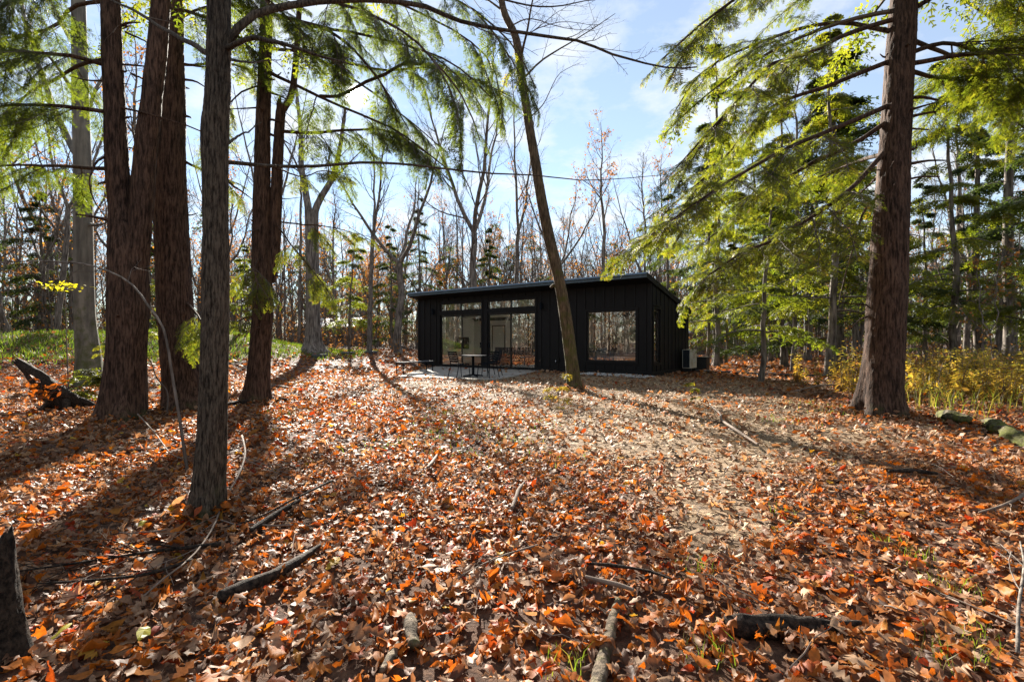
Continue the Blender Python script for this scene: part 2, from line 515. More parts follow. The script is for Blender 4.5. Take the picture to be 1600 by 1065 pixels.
M['clear_glass'] = glass_mat('clear_window_glass', 0.07)

def ground_mat():
    m, N, L, out = new_mat('forest_soil')
    b = principled(N, 0.9, 0.15)
    n1 = noise(N, L, 18.0, 8, 0.7)
    n2 = noise(N, L, 0.5, 4, 0.6)
    r1 = ramp(N, [(0.28, (0.022, 0.014, 0.010)), (0.5, (0.085, 0.047, 0.030)), (0.66, (0.17, 0.095, 0.055)), (0.8, (0.24, 0.10, 0.035))])
    L.new(n1.outputs['Fac'], r1.inputs[0])
    a = N.new('ShaderNodeAttribute'); a.attribute_name = 'tint'
    g = noise(N, L, 9.0, 6, 0.7)
    r2 = ramp(N, [(0.3, (0.07, 0.045, 0.027)), (0.5, (0.21, 0.145, 0.088)), (0.7, (0.36, 0.255, 0.16))])
    L.new(g.outputs['Fac'], r2.inputs[0])
    mx = N.new('ShaderNodeMix'); mx.data_type = 'RGBA'
    L.new(a.outputs['Fac'], mx.inputs[0]); L.new(r1.outputs[0], mx.inputs[6]); L.new(r2.outputs[0], mx.inputs[7])
    L.new(mx.outputs[2], b.inputs['Base Color'])
    bp = N.new('ShaderNodeBump'); bp.inputs['Strength'].default_value = 1.0; bp.inputs['Distance'].default_value = 0.03
    L.new(n1.outputs['Fac'], bp.inputs['Height']); L.new(bp.outputs[0], b.inputs['Normal'])
    L.new(b.outputs[0], out.inputs['Surface'])
    return m
M['soil'] = ground_mat()

# ------------------------------------------------------------------ the house frame of reference
H0 = np.array([-4.68, 24.7, 0.0])          # front left corner of the cabin
HU = np.array([0.8, -0.6, 0.0])            # along the front, to the right
HV = np.array([0.6, 0.8, 0.0])             # into the house
HROT = math.atan2(-0.6, 0.8)
HL, HD = 12.0, 4.2
def hs(px):
    d = px - 800.0
    return 7.0 + (d * 20.5 - 696.6) / (619.2 + 0.6 * d)
def hw(s, v, z=0.0):
    return H0 + HU * s + HV * v + np.array([0, 0, z])
def house_coords(x, y):
    dx, dy = np.asarray(x) - H0[0], np.asarray(y) - H0[1]
    return dx * HU[0] + dy * HU[1], dx * HV[0] + dy * HV[1]

def chip_mask(x, y):
    """1 where wood chips lie on the yard: a strip curving from the cabin to the lower right"""
    x = np.asarray(x, float); y = np.asarray(y, float)
    cx = np.interp(y, [2.0, 3.0, 4.5, 6.0, 8.0, 10.0, 13.0, 16.0], [1.1, 1.2, 1.9, 2.3, 2.6, 2.6, 2.0, 1.5])
    w = np.interp(y, [2.4, 3.2, 4.5, 6.0, 8.0, 10.0, 13.0, 16.0], [0.03, 0.45, 1.25, 2.45, 3.8, 4.7, 5.4, 5.6])
    p = np.stack([x * 1.1, y * 1.1, x * 0], -1)
    d = np.abs(x - cx) / w + (fbm(p, 40, 3) - 0.5) * 1.5
    return smooth(1.35, 0.25, d) * smooth(2.3, 3.2, y)

# ------------------------------------------------------------------ ground
def build_ground():
    def axis(lo, hi, c0, c1, fine, grow):
        a = list(np.arange(c0, c1, fine))
        s, v = fine, c1
        while v < hi:
            a.append(v); s *= grow; v += s
        a.append(hi)
        s, v, pre = fine, c0, []
        while v > lo:
            s *= grow; v -= s
            pre.append(max(v, lo))
        return np.array(pre[::-1] + a)
    xs = axis(-600, 600, -9, 9, 0.20, 1.10)
    ys = axis(-500, 700, 0.5, 20, 0.20, 1.10)
    X, Y = np.meshgrid(xs, ys)
    Z = gz(X, Y)
    p = np.stack([X * 2.2, Y * 2.2, X * 0], -1)
    Z = Z + (fbm(p, 5, 3) - 0.5) * 0.05
    nx, ny = len(xs), len(ys)
    i = np.arange(ny - 1)[:, None] * nx + np.arange(nx - 1)[None]
    Q = np.stack([i, i + 1, i + nx + 1, i + nx], -1).reshape(-1, 4)
    g = Geo().add(np.stack([X, Y, Z], -1).reshape(-1, 3), Q, tint=chip_mask(X, Y).ravel())
    o = g.build('forest_floor', M['soil'], smooth_shade=True)
    tag(o, kind='structure')
    return o
FLOOR = build_ground()

# the far road, a raised strip beyond the trees on the right
g = Geo()
xs = np.linspace(8, 200, 40)
yc = 80 + (xs - 8) * -0.12
V = np.concatenate([np.stack([xs, yc + dy, np.full(40, z)], -1) for dy, z in ((-4.5, -0.3), (-3.4, 0.36), (3.4, 0.40), (4.5, -0.3))])
Q = [(k * 40 + i, k * 40 + i + 1, k * 40 + 41 + i, k * 40 + 40 + i) for k in range(3) for i in range(39)]
tag(g.add(V, Q).build('road', M['road']), kind='structure')

# ------------------------------------------------------------------ cabin
def build_house():
    root = thing('cabin', 'low black board and batten cabin with a single pitched roof and big windows', 'cabin', tuple(H0), HROT)
    SL = 0.2125                       # fall of the roof towards the back
    def zr(v):                        # underside of the roof
        return 3.30 - SL * v
    T = 0.16
    s1a, s1b = hs(687.0), hs(751.5)
    s2a, s2b = hs(761.0), hs(835.5)
    wa, wb = hs(916.0), hs(993.0)
    DB, DT, TB, TT = 0.06, 2.50, 2.68, 3.03
    WB, WT = 0.50, 2.38
    holes = [(s1a, s1b, DB, DT), (s2a, s2b, DB, DT), (s1a, s1b, TB, TT), (s2a, s2b, TB, TT), (wa, wb, WB, WT)]

    def wall_cells(g, holes, length, top, to_box):
        br = sorted({0.0, length} | {h[0] for h in holes} | {h[1] for h in holes})
        for a, b in zip(br[:-1], br[1:]):
            hh = sorted((h for h in holes if h[0] <= a + 1e-6 and h[1] >= b - 1e-6), key=lambda h: h[2])
            z = -0.1
            for h in hh:
                if h[2] - z > 0.001:
                    to_box(g, a, b, z, h[2], h[2])
                z = h[3]
            to_box(g, a, b, z, top(a), top(b))
    # front wall
    g = Geo()
    wall_cells(g, holes, HL, lambda s: zr(0), lambda g, a, b, z0, z1, z2: g.box(a, b, 0, T, z0, z1))
    front = g.build('wall', M['siding'], root)
    batten_me = {}
    def batten(parent, s0, s1, y0, y1, z0, z1):
        # one shared unit batten, stretched to length
        if 'b' not in batten_me:
            batten_me['b'] = Geo().box(-0.5, 0.5, -0.5, 0.5, 0, 1).build('batten', M['siding_trim'], mesh_only=True)
        o = link('batten', batten_me['b'], parent)
        o.location = ((s0 + s1) / 2, (y0 + y1) / 2, z0)
        o.scale = (abs(s1 - s0), abs(y1 - y0), z1 - z0)
        return o
    k = 0
    s = 0.45
    while s < HL - 0.2:
        segs = [(0.16, zr(0) - 0.01)]
        for h in holes:
            if h[0] - 0.13 < s < h[1] + 0.13:
                ns = []
                for z0, z1 in segs:
                    lo, hi = h[2] - 0.12, h[3] + 0.12
                    if hi <= z0 or lo >= z1: ns.append((z0, z1)); continue
                    if lo - z0 > 0.12: ns.append((z0, lo))
                    if z1 - hi > 0.08: ns.append((hi, z1))
                segs = ns
        for z0, z1 in segs:
            batten(front, s - 0.028, s + 0.028, -0.022, 0.001, z0, z1)
        s += 0.405
    # corner boards, base trim
    for a, b in ((0.0, 0.12), (HL - 0.11, HL + 0.026)):
        g = Geo(); g.box(a, b, -0.026, 0.0, -0.05, zr(0) - 0.005)
        g.build('corner_board', M['siding_trim'], front)
    g = Geo(); g.box(0.12, HL - 0.11, -0.034, 0.0, 0.02, 0.155)
    g.build('base_trim', M['siding_trim'], front)
    # right side wall with two windows
    side_h = [(0.20, 0.83, 0.47, 2.42), (2.85, 3.72, 1.90, 2.40)]
    g = Geo()
    def side_box(g, a, b, z0, z1, z2):
        g.add([(HL - T, a, z0), (HL, a, z0), (HL - T, b, z0), (HL, b, z0), (HL - T, a, z1), (HL, a, z1), (HL - T, b, z2), (HL, b, z2)],
              [(0, 2, 3, 1), (4, 5, 7, 6), (0, 1, 5, 4), (2, 6, 7, 3), (0, 4, 6, 2), (1, 3, 7, 5)])
    sh = [(h[0], h[1], h[2], h[3]) for h in side_h]
    g2 = Geo()
    wall_cells(g2, sh, HD, lambda v: zr(v) - 0.004, side_box)
    # start behind the front wall's own thickness
    side = g2.build('wall', M['siding'], root)
    for me in (side.data,):
        co = np.zeros(len(me.vertices) * 3, np.float32); me.vertices.foreach_get('co', co); co = co.reshape(-1, 3)
        m0 = co[:, 1] < 0.001
        co[m0, 1] = T + 0.001
        co[:, 0] += np.where(co[:, 0] > HL - 0.01, 0.0, 0.0)
        me.vertices.foreach_set('co', co.ravel()); me.update()
    v = 0.12
    while v < HD - 0.05:
        segs = [(0.16, zr(v) - 0.02)]
        for h in side_h:
            if h[0] - 0.1 < v < h[1] + 0.1:
                ns = []
                for z0, z1 in segs:
                    if h[2] - 0.1 - z0 > 0.1: ns.append((z0, h[2] - 0.1))
                    if z1 - h[3] - 0.1 > 0.1: ns.append((h[3] + 0.1, z1))
                segs = ns
        for z0, z1 in segs:
            batten(side, HL - 0.001, HL + 0.024, v - 0.026, v + 0.026, z0, z1)
        v += 0.405
    g = Geo(); g.box(HL, HL + 0.03, 0.02, HD, 0.02, 0.155)
    g.build('base_trim', M['siding_trim'], side)
    # left and rear walls
    g = Geo()
    g.add([(0, T + .001, -0.1), (T, T + .001, -0.1), (0, HD - T, -0.1), (T, HD - T, -0.1), (0, T + .001, zr(T) - .005), (T, T + .001, zr(T) - .005), (0, HD - T, zr(HD - T) - .005), (T, HD - T, zr(HD - T) - .005)],
          [(0, 2, 3, 1), (4, 5, 7, 6), (0, 1, 5, 4), (2, 6, 7, 3), (0, 4, 6, 2), (1, 3, 7, 5)])
    g.build('wall', M['siding'], root)
    g = Geo()
    added_rear_h = [(3.5, 5.0, 0.6, 2.2), (5.3, 6.7, 0.6, 2.2), (7.4, 8.7, 0.8, 2.15), (10.2, 11.5, 0.8, 2.15)]  # openings added out of view so the sun brightens the interior
    wall_cells(g, added_rear_h, HL - T - 0.001, lambda s: zr(HD) - .005, lambda g, a, b, z0, z1, z2: g.box(a, b, HD - T + .001, HD, z0, z1))
    g.build('wall', M['siding'], root)
    # inner lining: plaster walls a little inside
    g = Geo()
    wall_cells(g, added_rear_h, HL - 2 * T - 0.1, lambda s: zr(HD) - .03, lambda g, a, b, z0, z1, z2: g.box(a + T + 0.02, b + T + 0.02, HD - T - 0.03, HD - T - 0.002, max(z0, 0.06), z1))
    g.box(T + 0.002, T + 0.02, T + 0.03, HD - T - 0.03, 0.06, 2.55)
    g.build('inner_wall', M['plaster'], root)
    g = Geo().box(6.95, 7.08, T + 0.02, HD - T - 0.04, 0.06, 2.5)
    part_wall = g.build('inner_wall', M['plaster'], root)
    g = Geo()
    g.add([(T, T, 3.1), (HL - T, T, 3.1), (T, HD - T, 2.46), (HL - T, HD - T, 2.46)], [(0, 2, 3, 1)])
    g.build('ceiling', M['plaster'], root)
    Geo().box(T, HL - T, T, HD - T, -0.08, 0.055).build('floor', M['floorboards'], root)
    # inner doors on the rear wall
    for s in (1.5,):
        fr = Geo()
        y = HD - T - 0.03
        fr.box(s, s + 0.05, y - 0.03, y, 0.06, 2.12); fr.box(s + 0.85, s + 0.9, y - 0.03, y, 0.06, 2.12); fr.box(s + 0.05, s + 0.85, y - 0.03, y, 2.07, 2.12)
        d = fr.build('inner_door', M['frame'], root)
        Geo().box(s + 0.05, s + 0.85, y - 0.018, y - 0.001, 0.06, 2.07).build('door_leaf', M['plaster'], d)
    # roof
    g = Geo()
    ro, rd, th = -0.60, HD + 0.12, 0.17
    def rz(v): return zr(v)
    x0, x1 = -0.02, HL + 0.05
    g.add([(x0, ro, rz(ro)), (x1, ro, rz(ro)), (x0, rd, rz(rd)), (x1, rd, rz(rd)),
           (x0, ro, rz(ro) + th), (x1, ro, rz(ro) + th), (x0, rd, rz(rd) + th), (x1, rd, rz(rd) + th)],
          [(0, 2, 3, 1), (4, 5, 7, 6), (0, 1, 5, 4), (2, 6, 7, 3), (0, 4, 6, 2), (1, 3, 7, 5)])
    roof = g.build('roof', M['siding_trim'], root)
    g = Geo(); g.box(x0 - 0.015, x1 + 0.03, ro - 0.03, ro - 0.001, rz(ro) + 0.01, rz(ro) + 0.115)
    g.build('fascia', M['fascia'], roof)
    g = Geo(); zt = rz(ro) + th + 0.022
    g.prism([(ro - 0.002, zt), (ro - 0.03, zt - 0.004), (ro - 0.085, zt - 0.055), (ro - 0.09, zt - 0.072), (ro - 0.002, zt - 0.072)], x0 - 0.03, x1 + 0.045, axis=0)
    g.build('drip_edge', M['fascia'], roof)
    g = Geo()
    g.add([(x0 - .02, ro + .002, rz(ro) + th + .003), (x1 + .03, ro + .002, rz(ro) + th + .003), (x0 - .02, rd + .02, rz(rd) + th + .003), (x1 + .03, rd + .02, rz(rd) + th + .003),
           (x0 - .02, ro + .002, rz(ro) + th + .02), (x1 + .03, ro + .002, rz(ro) + th + .02), (x0 - .02, rd + .02, rz(rd) + th + .02), (x1 + .03, rd + .02, rz(rd) + th + .02)],
          [(0, 2, 3, 1), (4, 5, 7, 6), (0, 1, 5, 4), (2, 6, 7, 3), (0, 4, 6, 2), (1, 3, 7, 5)])
    g.build('roofing', M['roofing'], roof)
    g = Geo()
    g.add([(x1 + .001, ro, rz(ro) - .0), (x1 + .025, ro, rz(ro) - .0), (x1 + .001, rd, rz(rd)), (x1 + .025, rd, rz(rd)),
           (x1 + .001, ro, rz(ro) + .15), (x1 + .025, ro, rz(ro) + .15), (x1 + .001, rd, rz(rd) + .15), (x1 + .025, rd, rz(rd) + .15)],
          [(0, 2, 3, 1), (4, 5, 7, 6), (0, 1, 5, 4), (2, 6, 7, 3), (0, 4, 6, 2), (1, 3, 7, 5)])
    g.build('rake_trim', M['siding_trim'], roof)

    def rect_frame(g, a, b, z0, z1, w, y0, y1):
        g.box(a, a + w, y0, y1, z0, z1); g.box(b - w, b, y0, y1, z0, z1)
        g.box(a + w, b - w, y0, y1, z0, z0 + w); g.box(a + w, b - w, y0, y1, z1 - w, z1)
    # casing round openings
    for a, b, z0, z1 in holes:
        g = Geo(); w = 0.085
        rect_frame(g, a - w, b + w, max(z0 - w, -0.03), min(z1 + w, 3.13), w, -0.03, 0.0)
        g.build('casing', M['siding_trim'], front)
    # sliding doors
    for a, b, cut in ((s1a, s1b, hs(719.4)), (s2a, s2b, hs(795.6))):
        g = Geo(); rect_frame(g, a, b, DB, DT, 0.05, 0.03, 0.13)
        d = g.build('sliding_door', M['frame'], root)
        for j, (p, q) in enumerate(((a + 0.05, cut + 0.03), (cut - 0.03, b - 0.05))):
            y = 0.05 + 0.04 * j
            g = Geo(); rect_frame(g, p, q, DB + 0.05, DT - 0.05, 0.045, y, y + 0.03)
            g.build('sash', M['frame'], d)
            Geo().box(p + 0.045, q - 0.045, y + 0.012, y + 0.018, DB + 0.095, DT - 0.095).build('pane', M['clear_glass'] if (j == 1) == (a < 3) else M['glass'], d)
        hx = cut - 0.075 if a < 3 else cut + 0.015
        hx = b - 0.09 if a < 3 else a + 0.06
        g = Geo(); g.box(hx, hx + 0.03, -0.01, 0.05, 0.95, 1.2)
        g.build('handle', M['black_metal'], d)
    # transoms
    for a, b in ((s1a, s1b), (s2a, s2b)):
        mid = (a + b) / 2
        g = Geo(); rect_frame(g, a, b, TB, TT, 0.035, 0.03, 0.12); g.box(mid - 0.02, mid + 0.02, 0.04, 0.11, TB + 0.035, TT - 0.035)
        w = g.build('transom_window', M['frame'], root)
        for p, q in ((a + 0.035, mid - 0.02), (mid + 0.02, b - 0.035)):
            Geo().box(p, q, 0.07, 0.076, TB + 0.035, TT - 0.035).build('pane', M['glass'], w)
    # picture window
    g = Geo(); rect_frame(g, wa, wb, WB, WT, 0.045, 0.03, 0.12)
    w = g.build('window', M['frame'], root)
    Geo().box(wa + 0.045, wb - 0.045, 0.07, 0.076, WB + 0.045, WT - 0.045).build('pane', M['glass'], w)
    # side windows
    for a, b, z0, z1 in side_h:
        g = Geo()
        for (p, q, r, t) in ((a, a + .05, z0, z1), (b - .05, b, z0, z1), (a + .05, b - .05, z0, z0 + .05), (a + .05, b - .05, z1 - .05, z1)):
            g.box(HL - 0.12, HL - 0.03, p, q, r, t)
        w = g.build('window', M['frame'], root)
        Geo().box(HL - 0.08, HL - 0.074, a + .05, b - .05, z0 + .05, z1 - .05).build('pane', M['glass'], w)
        g = Geo(); w_ = 0.09
        for (p, q, r, t) in ((a - w_, a, z0 - w_, z1 + w_), (b, b + w_, z0 - w_, z1 + w_), (a, b, z0 - w_, z0), (a, b, z1, z1 + w_)):
            g.box(HL + 0.0, HL + 0.034, p, q, r, t)
        g.box(HL + 0.0, HL + 0.07, a - 0.11, b + 0.11, z1 + w_ + .001, z1 + w_ + 0.03)
        g.build('casing', M['siding_trim'], side)
    # unseen rear windows, added to let sunlight into the rooms
    for a, b, z0, z1 in added_rear_h:
        g = Geo(); rect_frame(g, a, b, z0, z1, 0.05, HD - 0.12, HD - 0.03)
        w = g.build('window', M['frame'], root)
        Geo().box(a + .05, b - .05, HD - 0.08, HD - 0.074, z0 + .05, z1 - .05).build('pane', M['clear_glass'], w)
    # wall lamps, outlet, tap, vent
    for px, py in ((677.5, 487), (846.5, 478)):
        s = hs(px); Y = H0[1] - 0.6 * s
        z = EYE + (534 - py) * Y / FPX
        g = Geo(); g.box(s - 0.05, s + 0.05, -0.03, 0.0, z - 0.10, z + 0.10)
        g.box(s - 0.035, s + 0.035, -0.09, -0.03, z - 0.02, z + 0.02)
        th_ = np.linspace(0, 2 * np.pi, 12, endpoint=False)
        g.prism([(s + 0.055 * math.cos(t), -0.11 + 0.055 * math.sin(t)) for t in th_], z - 0.14, z + 0.14)
        g.build('wall_lamp', M['black_metal'], root)
    s = hs(870.5); z = EYE + (534 - 562) * 19.5 / FPX
    g = Geo(); g.box(s - 0.08, s + 0.08, -0.05, 0, z - 0.06, z + 0.08)
    o = g.build('outlet_cover', M['siding_trim'], root)
    g = Geo(); g.tubes([(s - 0.02, -0.05, z - 0.02), (s - 0.02, -0.11, z - 0.03), (s - 0.02, -0.13, z - 0.09)], [0.018, 0.018, 0.014], 8, cap=True)
    g.build('tap', M['chrome'], o)
    s = hs(844.5); z = EYE + (534 - 563) * 20.3 / FPX
    g = Geo(); g.box(s - 0.05, s + 0.05, -0.04, 0, z - 0.06, z + 0.06)
    o = g.build('outlet_cover', M['siding_trim'], root)
    Geo().tubes([(s, -0.04, z), (s, -0.08, z)], [0.022, 0.022], 10, cap=True).build('pipe_end', M['chrome'], o)
    return root
HOUSE = build_house()

def at_house(name, label, cat, s, v, z=0.0, rz=0.0, group=None):
    return thing(name, label, cat, tuple(hw(s, v, z)), HROT + rz, group)

# furniture inside, seen dimly through the glass
t = at_house('sofa', 'dark grey sofa behind the right sliding door', 'sofa', 5.3, 1.4, 0.055)
g = Geo(); g.box(-1.0, 1.0, -0.42, 0.42, 0.08, 0.42); g.build('seat', M['sofa'], t)
g = Geo(); g.box(-1.0, 1.0, -0.62, -0.421, 0.08, 0.92); g.build('backrest', M['sofa'], t)
for x in (-1.18, 1.001):
    g = Geo(); g.box(x, x + 0.18, -0.6, 0.42, 0.08, 0.62); g.build('armrest', M['sofa'], t)
T_WALL = 0.28
t = at_house('television', 'black television on the inner wall behind the left sliding door', 'television', T_WALL, 2.9, 0.85, math.pi / 2)
Geo().box(-0.55, 0.55, -0.03, 0.03, 0, 0.64).build('screen', M['screen'], t)
Geo().box(-0.15, 0.15, 0.031, 0.09, 0.2, 0.45).build('bracket', M['frame'], t)
t = at_house('ceiling_fan', 'black ceiling fan above the sofa inside the cabin', 'fan', 5.35, 1.8, 2.45)
g = Geo(); g.tubes([(0, 0, 0.30), (0, 0, 0.06)], [0.02, 0.02], 8); g.build('rod', M['black_metal'], t)
g = Geo(); g.prism([(0.11 * math.cos(a), 0.11 * math.sin(a)) for a in np.linspace(0, 2 * np.pi, 14, endpoint=False)], -0.05, 0.06); g.build('motor', M['black_metal'], t)
for k in range(3):
    a = k * 2.094 + 0.4; c, s_ = math.cos(a), math.sin(a)
    g = Geo(); g.prism([(0.12 * c - 0.04 * s_, 0.12 * s_ + 0.04 * c), (0.62 * c - 0.07 * s_, 0.62 * s_ + 0.07 * c), (0.62 * c + 0.05 * s_, 0.62 * s_ - 0.05 * c), (0.12 * c + 0.04 * s_, 0.12 * s_ - 0.04 * c)], -0.01, 0.005)
    g.build('blade', M['black_metal'], t)
t = at_house('bed', 'bed with pale blue grey bedding behind the picture window', 'bed', 9.9, 1.7, 0.055)
Geo().box(-0.8, 0.8, -1.0, 1.0, 0.05, 0.35).build('bed_frame', M['frame'], t)
Geo().box(-0.78, 0.78, -0.98, 0.98, 0.351, 0.60).build('mattress', M['bedding'], t)
for x in (-0.4, 0.4):
    Geo().box(x - 0.3, x + 0.3, 0.5, 0.92, 0.601, 0.74).build('pillow', M['bedding'], t)

# ------------------------------------------------------------------ patio and its furniture
pc = [hw(hs(681), -0.04), hw(7.35, -0.04), np.array([-0.55, 15.3, 0]), np.array([-3.95, 17.0, 0])]
g = Geo(); g.prism([(p[0], p[1]) for p in pc], -0.12, 0.055)
PATIO = tag(g.build('patio', M['concrete']), kind='structure')

def in_patio(x, y, grow=0.0):
    x = np.asarray(x); y = np.asarray(y)
    r = np.ones(x.shape, bool)
    for i in range(4):
        a, b = pc[i], pc[(i + 1) % 4]
        e = b - a
        c = e[0] * (y - a[1]) - e[1] * (x - a[0])
        r &= (c * (-1 if ((pc[1] - pc[0])[0] * (pc[2] - pc[0])[1] - (pc[1] - pc[0])[1] * (pc[2] - pc[0])[0]) < 0 else 1)) > -grow * np.linalg.norm(e[:2])
    return r

def box_bar(g, p, q, w):
    g.tubes([p, q], [w * 0.707, w * 0.707], 4, cap=True)

PZ = 0.055
# table
tp = np.array([-1.31, 16.7])
t = thing('patio_table', 'round black pedestal table on the concrete patio between the metal chairs', 'table', (tp[0], tp[1], PZ))
th_ = np.linspace(0, 2 * np.pi, 32, endpoint=False)
g = Geo(); g.prism([(0.46 * math.cos(a), 0.46 * math.sin(a)) for a in th_], 0.69, 0.72); g.build('tabletop', M['black_metal'], t)
g = Geo(); g.tubes([(0, 0, 0.05), (0, 0, 0.689)], [0.045, 0.045], 12); g.build('pedestal', M['black_metal'], t)
for k in range(4):
    a = k * math.pi / 2 + 0.5
    g = Geo(); g.tubes([(0.04 * math.cos(a), 0.04 * math.sin(a), 0.06), (0.36 * math.cos(a), 0.36 * math.sin(a), 0.022)], [0.028, 0.02], 4, cap=True)
    g.build('foot', M['black_metal'], t)

def make_chair(label):
    t = thing('patio_chair', label, 'chair', (0, 0, 0), 0, 'black metal slatted patio chairs')
    # faces +X; seat height 0.45, back 0.86
    for y in (-0.23, 0.23):
        g = Geo(); g.tubes(resample([(0.25, y * 1.05, 0.0), (0.22, y, 0.3), (0.20, y, 0.445)], 6), np.full(6, 0.013), 6); g.build('leg', M['black_metal'], t)
        g = Geo(); g.tubes(resample([(-0.30, y * 1.05, 0.0), (-0.22, y, 0.3), (-0.20, y, 0.45), (-0.25, y, 0.66), (-0.31, y, 0.87)], 12), np.full(12, 0.013), 6); g.build('leg', M['black_metal'], t)
        g = Geo(); g.tubes(resample([(0.20, y, 0.44), (0, y, 0.425), (-0.20, y, 0.43)], 6), np.full(6, 0.012), 6); g.build('seat_rail', M['black_metal'], t)
    for k in range(5):
        x = -0.17 + k * 0.085
        g = Geo(); g.box(x - 0.034, x + 0.034, -0.225, 0.225, 0.441 + 0.012 * abs(k - 2) * 0.5, 0.453 + 0.012 * abs(k - 2) * 0.5); g.build('slat', M['black_metal'], t)
    for k in range(5):
        z = 0.54 + k * 0.073
        x = -0.213 - 0.235 * (z - 0.48)
        g = Geo()
        c = np.array([(x - 0.02 * (1 - (yy / 0.23) ** 2), yy, z) for yy in np.linspace(-0.23, 0.23, 7)])
        lo, hi = c + [0.006, 0, -0.026], c + [-0.006, 0, 0.026]
        V = np.concatenate([lo, hi, lo + [0.012, 0, 0], hi + [0.012, 0, 0]])
        Q = []
        for i in range(6):
            Q += [(i, i + 1, 7 + i + 1, 7 + i), (14 + i, 21 + i, 21 + i + 1, 14 + i + 1), (7 + i, 8 + i, 22 + i, 21 + i), (i, 14 + i, 15 + i, 1 + i)]
        g.add(V, Q); g.build('slat', M['black_metal'], t)
    return t
chair = make_chair('black metal slatted chair at the left of the round patio table, nearest the bench')
chair.location = (-1.72, 16.25, PZ); chair.rotation_euler = (0, 0, math.radians(42))
dup(chair, (-0.80, 16.35, PZ), math.radians(140), label='black metal slatted chair at the right of the round patio table')
dup(chair, (-0.72, 17.35, PZ), math.radians(215), label='black metal slatted chair behind the round patio table, partly hidden by another chair')

# bench
bd = np.array([0.5, 0.866])
b0 = np.array([-4.15, 18.35])
t = thing('patio_bench', 'low backless bench with thin black legs at the left end of the patio', 'bench', (b0[0], b0[1], 0.03), math.atan2(bd[1], bd[0]))
for k in range(3):
    g = Geo(); g.box(-0.05, 1.75, -0.19 + k * 0.13, -0.075 + k * 0.13, 0.415, 0.445)
    g.build('slat', M['stick'] if False else M['block'], t)
for x in (0.0, 1.7):
    for y in (-0.16, 0.16):
        g = Geo(); g.box(x - 0.015, x + 0.015, y - 0.015, y + 0.015, 0, 0.414); g.build('leg', M['black_metal'], t)
    g = Geo(); g.box(x - 0.012, x + 0.012, -0.145, 0.145, 0.385, 0.4135); g.build('crossbar', M['black_metal'], t)

# heat pump
t = at_house('heat_pump', 'cream outdoor heat pump unit standing against the side wall of the cabin', 'heat pump', HL + 0.30, 3.35, 0.0)
g = Geo(); g.box(-0.155, 0.155, -0.42, 0.42, 0.18, 0.92); g.build('casing', M['cream'], t)
g = Geo()
for k in range(17):
    z = 0.215 + k * 0.041
    g.box(-0.13, 0.12, -0.436, -0.4205, z, z + 0.018)
for x in (-0.13, -0.005, 0.105):
    g.box(x, x + 0.015, -0.432, -0.4201, 0.21, 0.90)
g.build('grille', M['coil'], t)
g = Geo(); g.box(-0.135, 0.128, -0.4215, -0.4195, 0.205, 0.905); g.build('coil', M['coil'], t)
g = Geo()
a_ = np.linspace(0, 2 * np.pi, 24, endpoint=False)
for r in (0.28, 0.22, 0.16, 0.10, 0.05):
    P = np.stack([np.full(25, 0.166), -0.1 + r * np.cos(np.append(a_, 0)), 0.55 + r * np.sin(np.append(a_, 0))], -1)
    g.tubes(P, np.full(25, 0.008), 4)
g.build('fan_grille', M['cream'], t)
for y in (-0.3, 0.3):
    g = Geo(); g.box(-0.16, 0.16, y - 0.04, y + 0.04, 0.0, 0.179); g.build('foot', M['black_plastic'], t)
t = at_house('plastic_bin', 'dark plastic bin behind the heat pump at the cabin corner', 'bin', HL + 0.45, 4.55, 0.0)
g = Geo(); g.prism([(-0.24, -0.22), (0.24, -0.22), (0.24, 0.22), (-0.24, 0.22)], 0, 0.56); g.build('body', M['black_plastic'], t)
g = Geo(); g.box(-0.26, 0.26, -0.24, 0.24, 0.561, 0.60); g.build('lid', M['black_plastic'], t)

# black drain pipe running off to the right
pp = [at(x, 534 + EYE * FPX / Y, Y) for x, Y in ((1088, 20.2), (1130, 19.4), (1190, 18.4), (1250, 17.6), (1322, 16.9))]
P = resample([(p[0], p[1], float(gz(p[0], p[1])) + 0.05) for p in pp], 40)
g = Geo(); g.tubes(P, 0.055 + 0.008 * (np.arange(40) % 2), 8, cap=True)
tag(g.build('drain_pipe', M['black_plastic'], smooth_shade=False), 'long black drain pipe lying across the leaves right of the cabin', 'pipe')

# three low concrete blocks beyond the bench
for px, Y, w, lab in ((499.5, 25.5, 0.64, 'left of the three'), (544.5, 27.0, 0.62, 'middle one of the three'), (580, 28.5, 0.62, 'right of the three, closest to the cabin,')):
    x = (px - 800) / FPX * Y
    z = float(gz(x, Y))
    t = thing('fire_pit_seat', f'low dark block seat lying in the leaves, {lab}'.rstrip(',') + (' with a pale cup' if False else ''), 'block seat', (x, Y, z), 0.1, 'low dark block seats in the leaves')
    Geo().box(-w / 2, w / 2, -0.2, 0.2, -0.05, 0.10).build('base', M['block'], t)
    Geo().box(-w / 2 - 0.03, w / 2 + 0.03, -0.24, 0.24, 0.101, 0.20).build('cap', M['block'], t)

